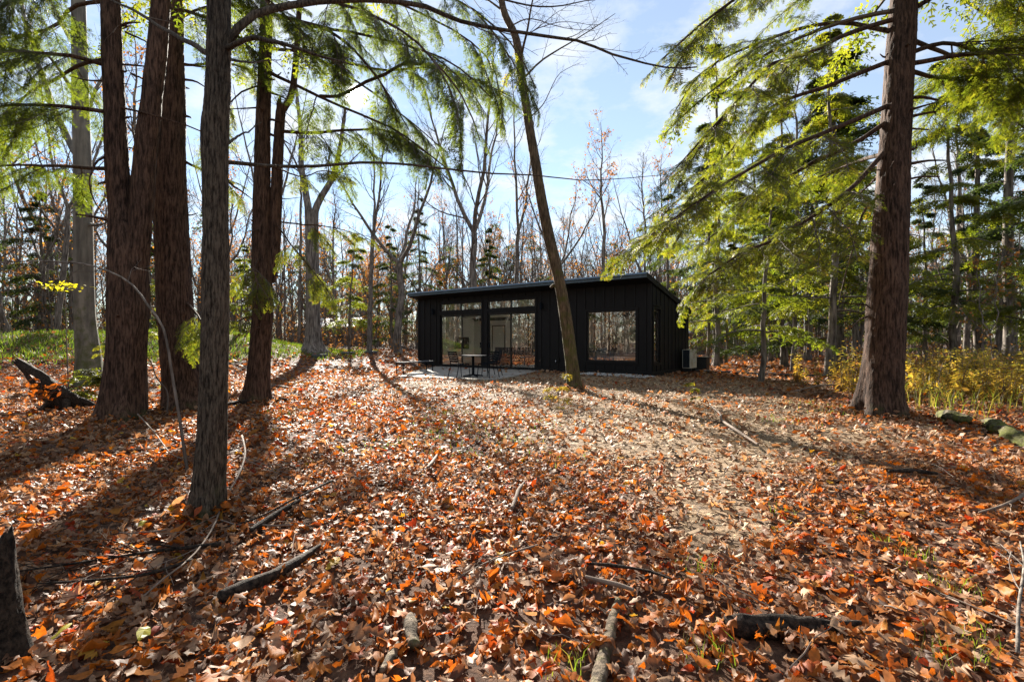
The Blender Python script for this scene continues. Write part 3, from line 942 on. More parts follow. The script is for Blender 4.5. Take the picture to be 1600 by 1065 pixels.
# grey shed far behind on the right, pale roof of another building on the left
def shed(label, x, y, w, d, h, rz, zb):
    t = thing('shed', label, 'shed', (x, y, zb), rz)
    Geo().box(-w / 2, w / 2, -d / 2, d / 2, 0, h).build('wall', M['shed_wall'], t)
    g = Geo(); g.prism([(-d / 2 - 0.3, h), (0, h + 1.2), (d / 2 + 0.3, h), (d / 2 + 0.3, h + 0.1), (0, h + 1.32), (-d / 2 - 0.3, h + 0.1)], -w / 2 - 0.3, w / 2 + 0.3, axis=0)
    g.build('roof', M['shed_roof'], t)
    g = Geo(); g.box(-0.5, 0.5, -d / 2 - 0.04, -d / 2 - 0.001, 0, 2.0); g.build('door', M['block'], t)
    for s in (-1, 1):
        g = Geo(); g.box(s * w * 0.3 - 0.4, s * w * 0.3 + 0.4, -d / 2 - 0.03, -d / 2 - 0.001, 0.9, 1.8); g.build('window', M['screen'], t)
shed('grey shed with pale gabled roof seen far off between trunks right of the cabin', 24.5, 66, 6.5, 5, 2.3, 0.2, float(gz(24.5, 66)))
shed('pale roofed building half hidden by trees far behind the block seats', -22.5, 64, 9, 6, 2.4, -0.3, 0.6)

#@@TREES@@
# ------------------------------------------------------------------ growing branches
def spawn(P, R, k, t0, t1, ang, lenf, up, m, jit, rfac, rng, taper=0.25, tl=0.5, lens=None, minr=0.0, sweep=None):
    """k side shoots on each polyline of P (n,m0,3); returns their polylines and radii"""
    n = P.shape[0]
    t = (np.arange(k)[None] + rng.random((n, k))) / k * (t1 - t0) + t0
    pos, tan = interp(P, t)
    seg = np.linalg.norm(np.diff(P, axis=1), axis=-1).sum(1)
    i = np.clip((t * (P.shape[1] - 1)).astype(int), 0, P.shape[1] - 1)
    pr = R[np.arange(n)[:, None], i]
    rnd = rng.normal(size=(n, k, 3))
    perp = nrm(rnd - (rnd * tan).sum(-1, keepdims=True) * tan)
    if sweep is not None:                       # flatten the shoots towards the horizontal plane
        perp[..., 2] *= sweep
        perp = nrm(perp)
    a = ang * (0.75 + 0.5 * rng.random((n, k, 1)))
    d = nrm(np.cos(a) * tan + np.sin(a) * perp)
    L = (lens if lens is not None else seg[:, None] * lenf) * (1 - tl * (t - t0) / max(t1 - t0, 1e-6)) * (0.6 + 0.7 * rng.random((n, k)))
    out = np.zeros((n, k, m, 3)); out[:, :, 0] = pos
    st = (L / (m - 1))[..., None]
    for j in range(1, m):
        d = nrm(d + np.array([0, 0, up]) + rng.normal(size=d.shape) * jit)
        out[:, :, j] = out[:, :, j - 1] + d * st
    r0 = np.maximum(pr * rfac, minr)
    rr = r0[..., None] * np.linspace(1, taper, m)
    return out.reshape(-1, m, 3), np.maximum(rr.reshape(-1, m), minr * 0.6)

def spray_template(nside, wd=0.052):
    """a flat feathery spray: thin leaflets either side of an axis of length 1"""
    V, Q = [], []
    def leaf(p, q, w):
        p = np.array(p); q = np.array(q)
        d = q - p; nn = np.array([-d[1], d[0]]); nn = nn / np.linalg.norm(nn) * w
        c = p + d * 0.45
        b = len(V)
        V.extend([p, c + nn, q, c - nn]); Q.append((b, b + 1, b + 2, b + 3))
    leaf((0.3, 0), (1.05, 0), 0.055)
    for i in range(nside):
        x = 0.06 + 0.8 * i / max(nside - 1, 1)
        for s in (-1, 1):
            L = 0.50 * (1 - 0.65 * x)
            leaf((x, 0), (x + L * 0.62, s * L * 0.78), wd)
    V = np.array(V)
    z = -0.16 * V[:, 0] ** 2 - 0.25 * V[:, 1] ** 2
    return np.column_stack([V, z]), np.array(Q)
SPRAY = {2: spray_template(2, 0.11), 3: spray_template(3, 0.075), 4: spray_template(5, 0.040)}

def put_templates(g, tv, tq, pos, ax, nz, sc, tint):
    """copies of a template mesh: pos, axis and normal (n,3), scale (n)"""
    ax = nrm(ax)
    lat = nrm(np.cross(nz, ax))
    nz = np.cross(ax, lat)
    V = pos[:, None] + sc[:, None, None] * (tv[None, :, 0:1] * ax[:, None] + tv[None, :, 1:2] * lat[:, None] + tv[None, :, 2:3] * nz[:, None])
    n, m = len(pos), len(tv)
    Q = (np.arange(n)[:, None, None] * m + tq[None]).reshape(-1, tq.shape[1])
    kw = {'quads': Q} if tq.shape[1] == 4 else {'tris': Q}
    g.add(V.reshape(-1, 3), tint=np.repeat(tint, m), **kw)

UP = np.array([0.0, 0.0, 1.0])
def hemlock_foliage(gl, gt, L, K, tlen, S, sc, droop, rng, nside=4, t0=0.12, tint=(0.0, 1.0), twig_r=0.004, hang=0.0):
    """twigs with flat sprays along the limbs L (n,m,3): sprays go to gl, twigs to gt"""
    n = L.shape[0]
    tlen = np.broadcast_to(np.asarray(tlen, float), (n,))
    t = (np.arange(K)[None] + rng.random((n, K))) / K * (1 - t0) + t0
    pos, tan = interp(L, t)
    side = np.where((np.arange(K) % 2) == 0, 1.0, -1.0)[None, :, None]
    hor = nrm(np.cross(tan, UP) + 1e-6)
    d = nrm(tan * 0.6 + hor * side * (0.75 - 0.35 * hang) + UP * (-droop * 0.35) + rng.normal(size=tan.shape) * 0.16)
    ln = tlen[:, None] * (1.05 - 0.7 * t) * (0.55 + 0.75 * rng.random((n, K)))
    m2 = 5
    TW = np.zeros((n, K, m2, 3)); TW[:, :, 0] = pos
    for j in range(1, m2):
        d = nrm(d + UP * (-droop * 0.28) + rng.normal(size=d.shape) * 0.05)
        TW[:, :, j] = TW[:, :, j - 1] + d * (ln / (m2 - 1))[..., None]
    TW = TW.reshape(-1, m2, 3)
    if gt is not None and twig_r > 0:
        gt.tubes(TW, np.broadcast_to(np.linspace(twig_r, twig_r * 0.4, m2), (len(TW), m2)), 3)
    u = (np.arange(S)[None] + rng.random((len(TW), S)) * 0.8) / S * 0.92 + 0.08
    p, ta = interp(TW, u)
    sd = np.where((np.arange(S) % 2) == 0, 1.0, -1.0)[None, :, None]
    ho = nrm(np.cross(ta, UP) + 1e-6)
    ax = ta * 0.7 + ho * sd * 0.72 + UP * (-droop * 0.3 - 0.05) + rng.normal(size=ta.shape) * 0.2
    nz = nrm(UP + rng.normal(size=ta.shape) * 0.35 + hang * ho * rng.normal(size=(len(TW), S, 1)))
    scl = sc * (1.1 - 0.45 * u) * (0.7 + 0.6 * rng.random(u.shape))
    base = np.repeat(rng.random((n * K, 1)), S, 1)
    tn = tint[0] + (tint[1] - tint[0]) * np.clip(0.6 * base + 0.4 * rng.random(u.shape), 0, 1)
    keep = rng.random(u.size) < 0.93
    # a gap in the twigs through which the low sun shows
    q = p.reshape(-1, 3) - np.array([0, 0, EYE])
    keep &= (nrm(q) @ np.array(SUN)) < math.cos(0.019)
    put_templates(gl, *SPRAY[nside], p.reshape(-1, 3)[keep], ax.reshape(-1, 3)[keep], nz.reshape(-1, 3)[keep], scl.ravel()[keep], tn.ravel()[keep])

def side_limbs(L, k, length, rng, droop=0.3, t0=0.12, m=7, flat=0.75):
    """secondary branches left and right of the limbs, spreading flat and drooping"""
    n = L.shape[0]
    t = (np.arange(k)[None] + rng.random((n, k))) / k * (1 - t0) + t0
    pos, tan = interp(L, t)
    side = np.where((np.arange(k) % 2) == 0, 1.0, -1.0)[None, :, None]
    hor = nrm(np.cross(tan, UP) + 1e-6)
    d = nrm(tan * 0.75 + hor * side * flat + UP * (-droop * 0.4) + rng.normal(size=tan.shape) * 0.2)
    ln = np.broadcast_to(np.asarray(length, float).reshape(-1, 1), (n, k)) * (1.1 - 0.65 * t) * (0.5 + 0.8 * rng.random((n, k)))
    out = np.zeros((n, k, m, 3)); out[:, :, 0] = pos
    for j in range(1, m):
        d = nrm(d + UP * (-droop * 0.22) + rng.normal(size=d.shape) * 0.06)
        out[:, :, j] = out[:, :, j - 1] + d * (ln / (m - 1))[..., None]
    return out.reshape(-1, m, 3)

def bough_mesh(seed, droop, tint, nside=4):
    """one flat feathery bough of length 1 along +X, needles and twigs in one mesh"""
    rg = np.random.default_rng(seed)
    m = 8
    u = np.linspace(0, 1, m)
    P = np.stack([u, 0.06 * np.sin(u * 3 + seed) * u + rg.normal(size=m) * 0.008, -droop * 0.35 * u ** 2], -1)
    gl, gt = Geo(), Geo()
    gt.tubes(P, np.linspace(0.0085, 0.003, m), 4)
    K = 30
    t = (np.arange(K) + rg.random(K)) / K * 0.9 + 0.08
    pos, tan = interp(P[None], t[None])
    side = np.where(np.arange(K) % 2 == 0, 1.0, -1.0)[None, :, None]
    hor = nrm(np.cross(tan, UP))
    d = nrm(tan * 0.75 + hor * side * 0.75 + UP * (-droop * 0.15) + rg.normal(size=tan.shape) * 0.14)
    ln = 0.36 * (1.08 - 0.85 * t) * (0.45 + 0.8 * rg.random(K)) + 0.03
    ln = ln * np.where(rg.random(K) < 0.12, 0.25, 1.0)
    TW = np.zeros((K, 5, 3)); TW[:, 0] = pos[0]; d = d[0]
    for j in range(1, 5):
        d = nrm(d + UP * (-droop * 0.16) + rg.normal(size=d.shape) * 0.07)
        TW[:, j] = TW[:, j - 1] + d * (ln / 4)[:, None]
    gt.tubes(TW, np.broadcast_to(np.linspace(0.0036, 0.0016, 5), (K, 5)), 3)
    S = 8
    uu = (np.arange(S)[None] + rg.random((K, S)) * 0.9) / S * 0.95 + 0.06
    p, ta = interp(TW, uu)
    sd = np.where(np.arange(S) % 2 == 0, 1.0, -1.0)[None, :, None]
    ho = nrm(np.cross(ta, UP) + 1e-6)
    ax = ta * 0.75 + ho * sd * 0.65 + UP * (-droop * 0.12) + rg.normal(size=ta.shape) * 0.15
    nz = nrm(UP + rg.normal(size=ta.shape) * 0.30)
    sc = (0.055 + 0.045 * (ln[:, None] / 0.3)) * (1.1 - 0.4 * uu) * (0.7 + 0.6 * rg.random(uu.shape))
    base = np.repeat(rg.random((K, 1)), S, 1)
    tn = tint[0] + (tint[1] - tint[0]) * np.clip(0.55 * base + 0.45 * rg.random(uu.shape), 0, 1)
    keep = rg.random(uu.size) < 0.92
    put_templates(gl, *SPRAY[nside], p.reshape(-1, 3)[keep], ax.reshape(-1, 3)[keep], nz.reshape(-1, 3)[keep], sc.ravel()[keep], tn.ravel()[keep])
    return build_two('bough', gl, gt, (M['hemlock_leaf'], M['twig_bark']))

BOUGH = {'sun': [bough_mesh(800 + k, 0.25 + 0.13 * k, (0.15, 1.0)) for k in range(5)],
         'shade': [bough_mesh(820 + k, 0.45 + 0.14 * k, (0.0, 0.65)) for k in range(5)]}  # sun and shade put into the needle tint, lighter and darker
from mathutils import Matrix
def boughs(root, off, L, k, length, kind, rng, droop=0.3, t0=0.12, flat=0.75):
    """hang separate boughs left and right along the limbs L (n,m,3) and one at each tip"""
    B = side_limbs(L, k, length, rng, droop, t0, 7, flat)
    tips = np.array([resample(l[len(l) * 2 // 3:], 7) for l in L])
    B = np.concatenate([B, tips])
    sunv = np.array(SUN)
    for b in B:
        d = b[4] - b[0]
        ln = np.linalg.norm(b[-1] - b[0])
        if ln < 0.12: continue
        ln *= 1.12
        mid = b[3] - np.array([0, 0, EYE])
        if (mid / np.linalg.norm(mid)) @ sunv > math.cos(0.048): continue     # where the low sun shows through
        x = d / np.linalg.norm(d)
        z = UP + rng.normal(size=3) * 0.22
        y = np.cross(z, x); y /= np.linalg.norm(y)
        z = np.cross(x, y)
        o = link('bough', BOUGH[kind][rng.integers(0, 5)], root)
        p = b[0] - off
        wy = ln * (0.85 + 0.35 * rng.random()) * (1 if rng.random() < .5 else -1)
        o.matrix_local = Matrix(((x[0] * ln, y[0] * wy, z[0] * ln, p[0]), (x[1] * ln, y[1] * wy, z[1] * ln, p[1]), (x[2] * ln, y[2] * wy, z[2] * ln, p[2]), (0, 0, 0, 1)))

# ------------------------------------------------------------------ near trees, each with its own bark relief
def hero_trunk(g, pts, rad, sides, ring, amp, freq, seed, flare=0.45, lobes=5, squash=3.5, top_rings=True):
    pts = np.asarray(pts, float); rad = np.asarray(rad, float)
    full = resample(np.column_stack([pts, rad]), 200)
    s = np.concatenate([[0], np.cumsum(np.linalg.norm(np.diff(full[:, :3], axis=0), axis=1))])
    m = int(s[-1] / ring)
    u = np.linspace(0, s[-1], m)
    C = np.stack([np.interp(u, s, full[:, k]) for k in range(3)], -1)
    R = np.interp(u, s, full[:, 3])
    T = np.gradient(C, axis=0); T = nrm(T)
    A = nrm(np.array([1.0, 0, 0]) - T[:, :1] * T)
    B = np.cross(T, A)
    th = np.linspace(0, 2 * np.pi, sides, endpoint=False)
    r = np.repeat(R[:, None], sides, 1)
    h = (u - 0.1)[:, None]
    ph = seed * 1.7
    r = r * (1 + flare * np.exp(-np.maximum(h, 0) / (0.9 * R[2] + 0.05)) * (0.65 + 0.5 * np.cos(lobes * th[None] + ph) + 0.25 * np.cos(3 * th[None] + ph * 2)))
    q = np.stack([np.cos(th)[None] * R[:, None] * freq, np.sin(th)[None] * R[:, None] * freq, np.repeat(u[:, None], sides, 1) * freq / squash], -1)
    n1 = fbm(q, seed, 3); n2 = vnoise(q * 0.35, seed + 5)
    ridge = 1 - np.abs(2 * n1 - 1) * 1.6
    r = r + amp * (ridge - 0.55) + amp * 1.1 * (n2 - 0.5)
    V = C[:, None] + r[..., None] * (A[:, None] * np.cos(th)[:, None] + B[:, None] * np.sin(th)[:, None])
    j = np.arange(m - 1)[:, None] * sides; k = np.arange(sides)[None]; k2 = (k + 1) % sides
    Q = np.stack([j + k, j + k2, j + sides + k2, j + sides + k], -1).reshape(-1, 4)
    g.add(V.reshape(-1, 3), Q, tint=np.clip(ridge, 0, 1).ravel())

def pxpath(pts, Y, base=True):
    """pts of (px, py[, dY]) -> world points at distance Y (+dY)"""
    P = np.array([at(p[0], p[1], Y + (p[2] if len(p) > 2 else 0)) for p in pts])
    if base:
        P[0, 2] = float(gz(P[0, 0], P[0, 1])) - 0.12
    return P

def limb(root, pts, Y, r0, mat, off, r1=None, m=14, sides=7, wig=0.012, seed=0):
    P = resample(pxpath(pts, Y, False), m)
    rng = np.random.default_rng(seed + int(abs(pts[0][0]) + abs(pts[0][1])))
    P[1:] += np.cumsum(rng.normal(size=(m - 1, 3)) * wig, 0) * 0.5
    R = np.linspace(r0, r1 if r1 else r0 * 0.28, m)
    g = Geo(); g.tubes(P, R, sides)
    g.build('branch', mat, root, off, smooth_shade=True)
    return P

def random_limbs(pts, z0, z1, n, L0, L1, rise, droop, rng, m=14, az=None):
    """drooping limbs round a trunk between the heights z0 and z1"""
    pts = np.asarray(pts)
    z = np.linspace(z0, z1, n) + rng.normal(size=n) * 0.3
    x = np.interp(z, pts[:, 2], pts[:, 0]); y = np.interp(z, pts[:, 2], pts[:, 1])
    a = np.arange(n) * 2.4 + rng.random(n) * 0.8 if az is None else az[0] + (az[1] - az[0]) * rng.random(n)
    L = np.linspace(L0, L1, n) * (0.45 + 0.85 * rng.random(n))
    u = np.linspace(0, 1, m)[None]
    bend = rng.normal(size=(n, 1)) * 0.25
    aa = a[:, None] + bend * u
    rr = L[:, None] * u
    X = x[:, None] + np.cos(aa) * rr; Yy = y[:, None] + np.sin(aa) * rr
    Z = z[:, None] + L[:, None] * (rise * u - droop * u ** 2)
    return np.stack([X, Yy, Z], -1), L

def stubs(root, off, P, R, n, z0, z1, mat, seed):
    rg = np.random.default_rng(seed)
    for k in range(n):
        z = rg.uniform(z0, z1)
        c = np.array([np.interp(z, P[:, 2], P[:, a]) for a in range(3)]); r = np.interp(z, P[:, 2], R)
        a = rg.random() * 6.28; L = r + 0.08 + 0.5 * rg.random() ** 2
        d = np.array([math.cos(a), math.sin(a), rg.uniform(-0.3, 0.25)])
        q = resample([c + d * r * 0.7, c + d * (r + (L - r) * .5) + rg.normal(size=3) * .02, c + d * L + rg.normal(size=3) * 0.05], 6)
        w = 0.008 + 0.014 * rg.random()
        g = Geo(); g.tubes(q, np.linspace(w * 1.5, w * 0.5, 6), 6, cap=True)
        g.build('branch', mat, root, off, smooth_shade=True)

def hero(name, label, cat, path, widths, Y, mat, seed, sides=56, ring=0.035, amp=0.014, freq=22, flare=0.45, squash=3.5, extend=None):
    """a near tree: the trunk follows the photograph's trunk at its own distance, then goes on above the frame"""
    P = pxpath(path, Y)
    R = np.array(widths) / 2 * Y / FPX * 0.95 - amp * 0.2
    if extend:
        h, r = extend
        P = np.vstack([P, [P[-1] + (P[-1] - P[-2]) / np.linalg.norm(P[-1] - P[-2]) * h]])
        R = np.append(R, r)
    base = P[0] + [0, 0, 0.12]
    t = thing(name, label, cat, tuple(base))
    nv = len(path)
    g = Geo()
    hero_trunk(g, P[:nv], R[:nv], sides, ring, amp, freq, seed, flare, squash=squash)
    if extend:
        g.tubes(resample(P[nv - 1:], 6), np.linspace(R[nv - 1], R[-1], 6), 12)
    g.build('trunk', mat, t, base, smooth_shade=True)
    if mat is M['hemlock_bark']: stubs(t, base, P, R, 16, 1.0, 6.5, M['hemlock_bark'], seed)
    return t, P, R, base

# ---- the big hemlock on the right
rng = np.random.default_rng(3)
t, P, R, B = hero('hemlock_tree', 'large hemlock with a straight reddish brown trunk standing beside the goldenrod meadow', 'tree',
                  [(1376, 652), (1377, 620), (1382, 540), (1387, 450), (1392, 350), (1398, 230), (1405, 120), (1411, 20), (1416, -60)],
                  [66, 60, 56, 54, 49, 44, 41, 37, 35], 8.1, M['hemlock_bark'], 11, 80, 0.034, 0.020, 24, 0.5, extend=(9, 0.06))
RY = 8.1
RL = [[(1398, 30), (1330, 50, -.2), (1260, 85, -.5), (1210, 98, -.7), (1150, 160, -.9), (1060, 262, -1.1)],
      [(1392, 95), (1290, 137, .3), (1200, 172, .6), (1120, 262, .9), (1040, 330, 1.2)],
      [(1388, 165), (1290, 207, -.4), (1220, 237, -.8), (1130, 288, -1.1), (1020, 362, -1.6)],
      [(1386, 190), (1330, 227, .2), (1270, 252, .5), (1195, 297, .8), (1110, 325, 1.2), (1020, 365, 1.6), (955, 398, 1.8)],
      [(1384, 235), (1330, 292, -.3), (1270, 337, -.6), (1215, 372, -.8), (1165, 392, -1.0), (1110, 428, -1.3)],
      [(1380, 300), (1350, 332, -.2), (1330, 400, -.4), (1312, 470, -.6)],
      [(1395, 50), (1300, 35, .6), (1200, 60, 1.2), (1100, 110, 1.8), (1050, 180, 2.0)],
      [(1384, 240), (1340, 252, .9), (1250, 290, 1.9), (1160, 335, 2.6), (1090, 385, 3.0)],
      [(1384, 262), (1345, 300, 1.4), (1290, 350, 2.4), (1230, 430, 3.2)],
      [(1400, -10), (1300, -40, -.5), (1200, -30, -1.0), (1110, 30, -1.4), (1040, 90, -1.6)],
      [(1420, 84), (1480, 68, .2), (1540, 95, .4), (1640, 165, .6)],
      [(1420, 100), (1520, 86, -.3), (1600, 76, -.5), (1700, 90, -.8)],
      [(1418, 60), (1490, 92, .8), (1560, 132, 1.4), (1660, 200, 2.0)],
      [(1420, 20), (1490, -20, -.4), (1600, -30, -.8), (1700, 20, -1.2)],
      [(1418, 110), (1480, 130, 1.2), (1560, 170, 2.2), (1660, 250, 3.0)]]
g1, g2 = Geo(), Geo()
limbs = []
for k, l in enumerate(RL):
    p = limb(t, l, RY, 0.040 if k not in (5, 8) else 0.022, M['hemlock_bark'], B, m=14, seed=k)
    limbs.append(p)
for l, r in (([(1418, 152), (1440, 151), (1466, 153)], 0.03), ([(1417, 184), (1440, 176), (1462, 171)], 0.028), ([(1416, 200), (1440, 203), (1452, 204)], 0.018), ([(1414, 280), (1445, 275), (1470, 276)], 0.02)):
    limb(t, l, RY, r, M['hemlock_bark'], B, r * 0.6, 6)
limbs = np.array([l for k, l in enumerate(limbs) if k not in (5, 8)])
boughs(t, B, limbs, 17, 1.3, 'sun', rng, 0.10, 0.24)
up, ul = random_limbs(P, 6.6, 15.5, 26, 3.4, 1.2, 0.15, 0.45, rng)
hemlock_foliage(g1, None, up, 18, 0.8, 5, 0.28, 0.5, rng, 3, 0.15, (0.2, 0.9))
g2.tubes(up, np.linspace(0.04, 0.01, 14)[None].repeat(len(up), 0), 5)
if g2.v: tag(g2.build('twigs', M['twig_bark'], t, B), kind='stuff')
g1.build('crown', M['hemlock_leaf'], t, B)

# ---- the forked hemlock on the left: one foot, two stems
t, P, R, B = hero('hemlock_tree', 'dark reddish hemlock on the left whose trunk splits into two stems in a narrow V', 'tree',
                  [(188, 657), (192, 610), (198, 540), (201, 470), (198, 400), (188, 320), (183, 250), (178, 150), (174, 50), (172, -60)],
                  [62, 56, 54, 58, 52, 34, 33, 30, 28, 26], 7.75, M['hemlock_bark'], 21, 64, 0.04, 0.016, 24, 0.45, extend=(8, 0.05))
YA = 7.75
g = Geo()
P2 = pxpath([(212, 450), (216, 390), (221, 320), (227, 240), (239, 140), (248, 50), (254, -60)], YA, False)
hero_trunk(g, P2, np.array([24, 31, 31, 30, 28, 26, 24]) / 2 * YA / FPX, 48, 0.035, 0.014, 20, 22, 0.0)
g.tubes(resample([P2[-1], P2[-1] + [0.3, 0, 4], P2[-1] + [0.4, 0.2, 8]], 6), np.linspace(0.13, 0.04, 6), 10)
g.build('trunk', M['hemlock_bark'], t, B, smooth_shade=True)
AL = [[(168, 103), (128, 90, -.2), (75, 84, -.5), (0, 81, -.8), (-90, 100, -1)],
      [(168, 92), (124, 101, .3), (83, 127, .6), (49, 140, .9), (22, 166, 1.1), (-20, 230, 1.3)],
      [(170, 175), (131, 171, -.2), (75, 165, -.4), (0, 169, -.6), (-80, 185, -.8)],
      [(172, 263), (139, 263, .2), (75, 259, .5), (0, 259, .8), (-70, 270, 1)],
      [(160, 2), (110, 10, .2), (75, 43, .4), (0, 58, .7), (-80, 80, 1)],
      [(172, 240), (150, 252, -.3), (138, 280, -.5), (142, 310, -.5), (165, 345, -.6)],
      [(255, 10), (300, 20, .5), (360, 45, 1.0), (430, 110, 1.4)],
      [(165, -30), (90, -40, -.4), (20, 0, -.8), (-60, 60, -1.2)],
      [(250, -20), (330, -30, .4), (420, 0, .8), (480, 60, 1.1)]]
limbs = np.array([limb(t, l, YA, 0.033 if k != 5 else 0.02, M['hemlock_bark'], B, seed=50 + k) for k, l in enumerate(AL)])
for l in ([(206, 115), (222, 122), (234, 130)], [(196, 50), (222, 62), (236, 72)], [(178, 165), (230, 178, -.2), (300, 200, -.4), (330, 216, -.5)]):
    limb(t, l, YA, 0.018, M['hemlock_bark'], B, 0.008, 8)
g1, g2 = Geo(), Geo()
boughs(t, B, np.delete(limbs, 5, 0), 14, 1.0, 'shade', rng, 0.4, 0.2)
up, ul = random_limbs(P, 6.9, 15, 20, 2.8, 1.0, 0.1, 0.45, rng)
hemlock_foliage(g1, None, up, 22, 0.8, 5, 0.22, 0.5, rng, 3, 0.15, (0.1, 0.9))
if g2.v: tag(g2.build('twigs', M['twig_bark'], t, B), kind='stuff')
g1.build('crown', M['hemlock_leaf'], t, B)

# ---- the thick trunk just behind it
t, P, R, B = hero('hemlock_tree', 'thick furrowed hemlock trunk right behind the forked hemlock', 'tree',
                  [(291, 646), (286, 610), (278, 540), (273, 460), (269, 370), (266, 290), (269, 180), (272, 80), (272, -60)],
                  [64, 56, 53, 51, 49, 47, 38, 28, 23], 8.9, M['hemlock_bark'], 31, 64, 0.04, 0.020, 20, 0.4, extend=(8, 0.05))
CL = [[(280, 100), (310, 102, .3), (350, 98, .8), (420, 118, 1.2)],
      [(284, 250), (310, 262, .2), (345, 278, .5), (380, 310, .8)],
      [(280, 30), (330, 10, .5), (420, 20, .9), (500, 70, 1.3)],
      [(290, 470), (312, 500, -.6), (318, 540, -.9)]]
limbs = np.array([limb(t, l, 8.9, 0.026, M['hemlock_bark'], B, seed=80 + k) for k, l in enumerate(CL)])
g1, g2 = Geo(), Geo()
boughs(t, B, limbs, 7, 0.7, 'sun', rng, 0.4, 0.35)
up, ul = random_limbs(P, 7.2, 16, 20, 2.8, 1.0, 0.1, 0.45, rng)
hemlock_foliage(g1, None, up, 20, 0.8, 5, 0.22, 0.5, rng, 3, 0.15, (0.1, 0.9))
if g2.v: tag(g2.build('twigs', M['twig_bark'], t, B), kind='stuff')
g1.build('crown', M['hemlock_leaf'], t, B)

# ---- twin hemlock in the middle left, its drooping sprays before the sun
t, P, R, B = hero('hemlock_tree', 'twin stemmed hemlock with a flared foot, its drooping sprays hanging before the sun', 'tree',
                  [(399, 634), (403, 610), (407, 540), (411, 470), (408, 400), (409, 300), (411, 200), (414, 100), (417, 0), (419, -80)],
                  [44, 37, 33, 31, 29, 26, 23, 20, 18, 16], 9.55, M['hemlock_bark'], 41, 52, 0.04, 0.012, 22, 0.55, extend=(7, 0.05))
YE = 9.55
g = Geo()
P2 = pxpath([(421, 440, .1), (428, 390, .1), (431, 330, .1), (434, 250, .1), (438, 180, .1), (441, 163, .1)], YE, False)
hero_trunk(g, P2, np.array([16, 18, 17.5, 16, 14, 12]) / 2 * YE / FPX, 36, 0.04, 0.010, 24, 42, 0.0)
P3 = resample(pxpath([(440, 175, .1), (455, 150, .2), (461, 110, .3), (466, 40, .3), (470, -40, .4), (476, -200, .5)], YE, False), 16)
g.tubes(P3, np.linspace(0.065, 0.03, 16), 10)
P4 = pxpath([(436, 178, .1), (436, 160, .1), (438, 148, .1)], YE, False)
g.tubes(P4, [0.055, 0.045, 0.012], 8)
g.build('trunk', M['hemlock_bark'], t, B, smooth_shade=True)
EL = [[(418, 20), (500, 42, -.3), (600, 62, -.7), (700, 95, -1.0), (765, 150, -1.2)],
      [(416, 60), (520, 92, .3), (600, 112, .6), (670, 106, .8), (740, 122, 1.0), (800, 150, 1.2)],
      [(414, 110), (520, 160, -.5), (620, 205, -.9), (700, 262, -1.2)],
      [(440, 205), (480, 209, .2), (540, 206, .4), (606, 206, .6), (680, 250, .8)],
      [(420, -40), (540, -20, .4), (660, 22, .8), (760, 90, 1.1), (785, 185, 1.2)],
      [(420, -80), (560, -62, -.4), (720, 0, -.8), (800, 62, -1.0), (842, 135, -1.1)],
      [(416, 75), (480, 85, .8), (560, 130, 1.6), (640, 190, 2.2), (700, 240, 2.5)],
      [(465, 40), (520, 50, -.4), (590, 120, -.9), (640, 200, -1.1)],
      [(466, 0), (540, 10, -.8), (640, 60, -1.4), (720, 150, -1.8), (750, 220, -2.0)],
      [(412, 130), (370, 150, -.4), (340, 200, -.7), (325, 260, -.9)],
      [(430, 262), (470, 275, -.4), (500, 268, -.6), (545, 275, -.8)],
      [(406, 400), (396, 420, -.6), (402, 450, -.9), (398, 480, -1.0)],
      [(432, 350), (470, 400, -.5), (505, 440, -.7), (520, 465, -.9)],
      [(430, 345), (468, 350, .4), (520, 355, .8), (585, 372, 1.1)]]
limbs = []
for k, l in enumerate(EL):
    limbs.append(limb(t, l, YE, 0.034 if k < 9 else 0.018, M['hemlock_bark'], B, seed=110 + k))
limb(t, [(500, 150, -.42), (530, 150, -.55), (548, 142, -.6), (575, 128, -.5), (603, 116, -.4), (625, 102, -.3), (655, 102, -.2), (692, 105, 0)], YE, 0.03, M['hemlock_bark'], B, 0.028)
limbs = np.array(limbs)
g1, g2 = Geo(), Geo()
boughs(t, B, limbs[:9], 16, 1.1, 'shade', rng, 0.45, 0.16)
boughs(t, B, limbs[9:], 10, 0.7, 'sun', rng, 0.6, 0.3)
up, ul = random_limbs(P, 8.5, 15, 16, 2.8, 1.0, 0.1, 0.5, rng)
hemlock_foliage(g1, None, up, 20, 0.8, 5, 0.22, 0.6, rng, 3, 0.15, (0.1, 0.9))
if g2.v: tag(g2.build('twigs', M['twig_bark'], t, B), kind='stuff')
g1.build('crown', M['hemlock_leaf'], t, B)

# ---- the nearest trunk, slim and grey, with bare limbs reaching across the frame
def bare_twigs(g, P, r0, rng, k1=9, l1=0.28, ang=0.7, up=0.03, k2=5):
    P = np.asarray(P)[None] if np.asarray(P).ndim == 2 else np.asarray(P)
    R = np.broadcast_to(np.linspace(r0, r0 * 0.3, P.shape[1]), P.shape[:2])
    a, ra = spawn(P, R, k1, 0.25, 0.98, ang, l1, up, 8, 0.10, 0.5, rng, minr=0.0028)
    g.tubes(a, ra, 4)
    b, rb = spawn(a, ra, k2, 0.2, 0.98, 0.7, 0.42, up, 5, 0.12, 0.6, rng, minr=0.002)
    g.tubes(b, rb, 3)
    return a, b

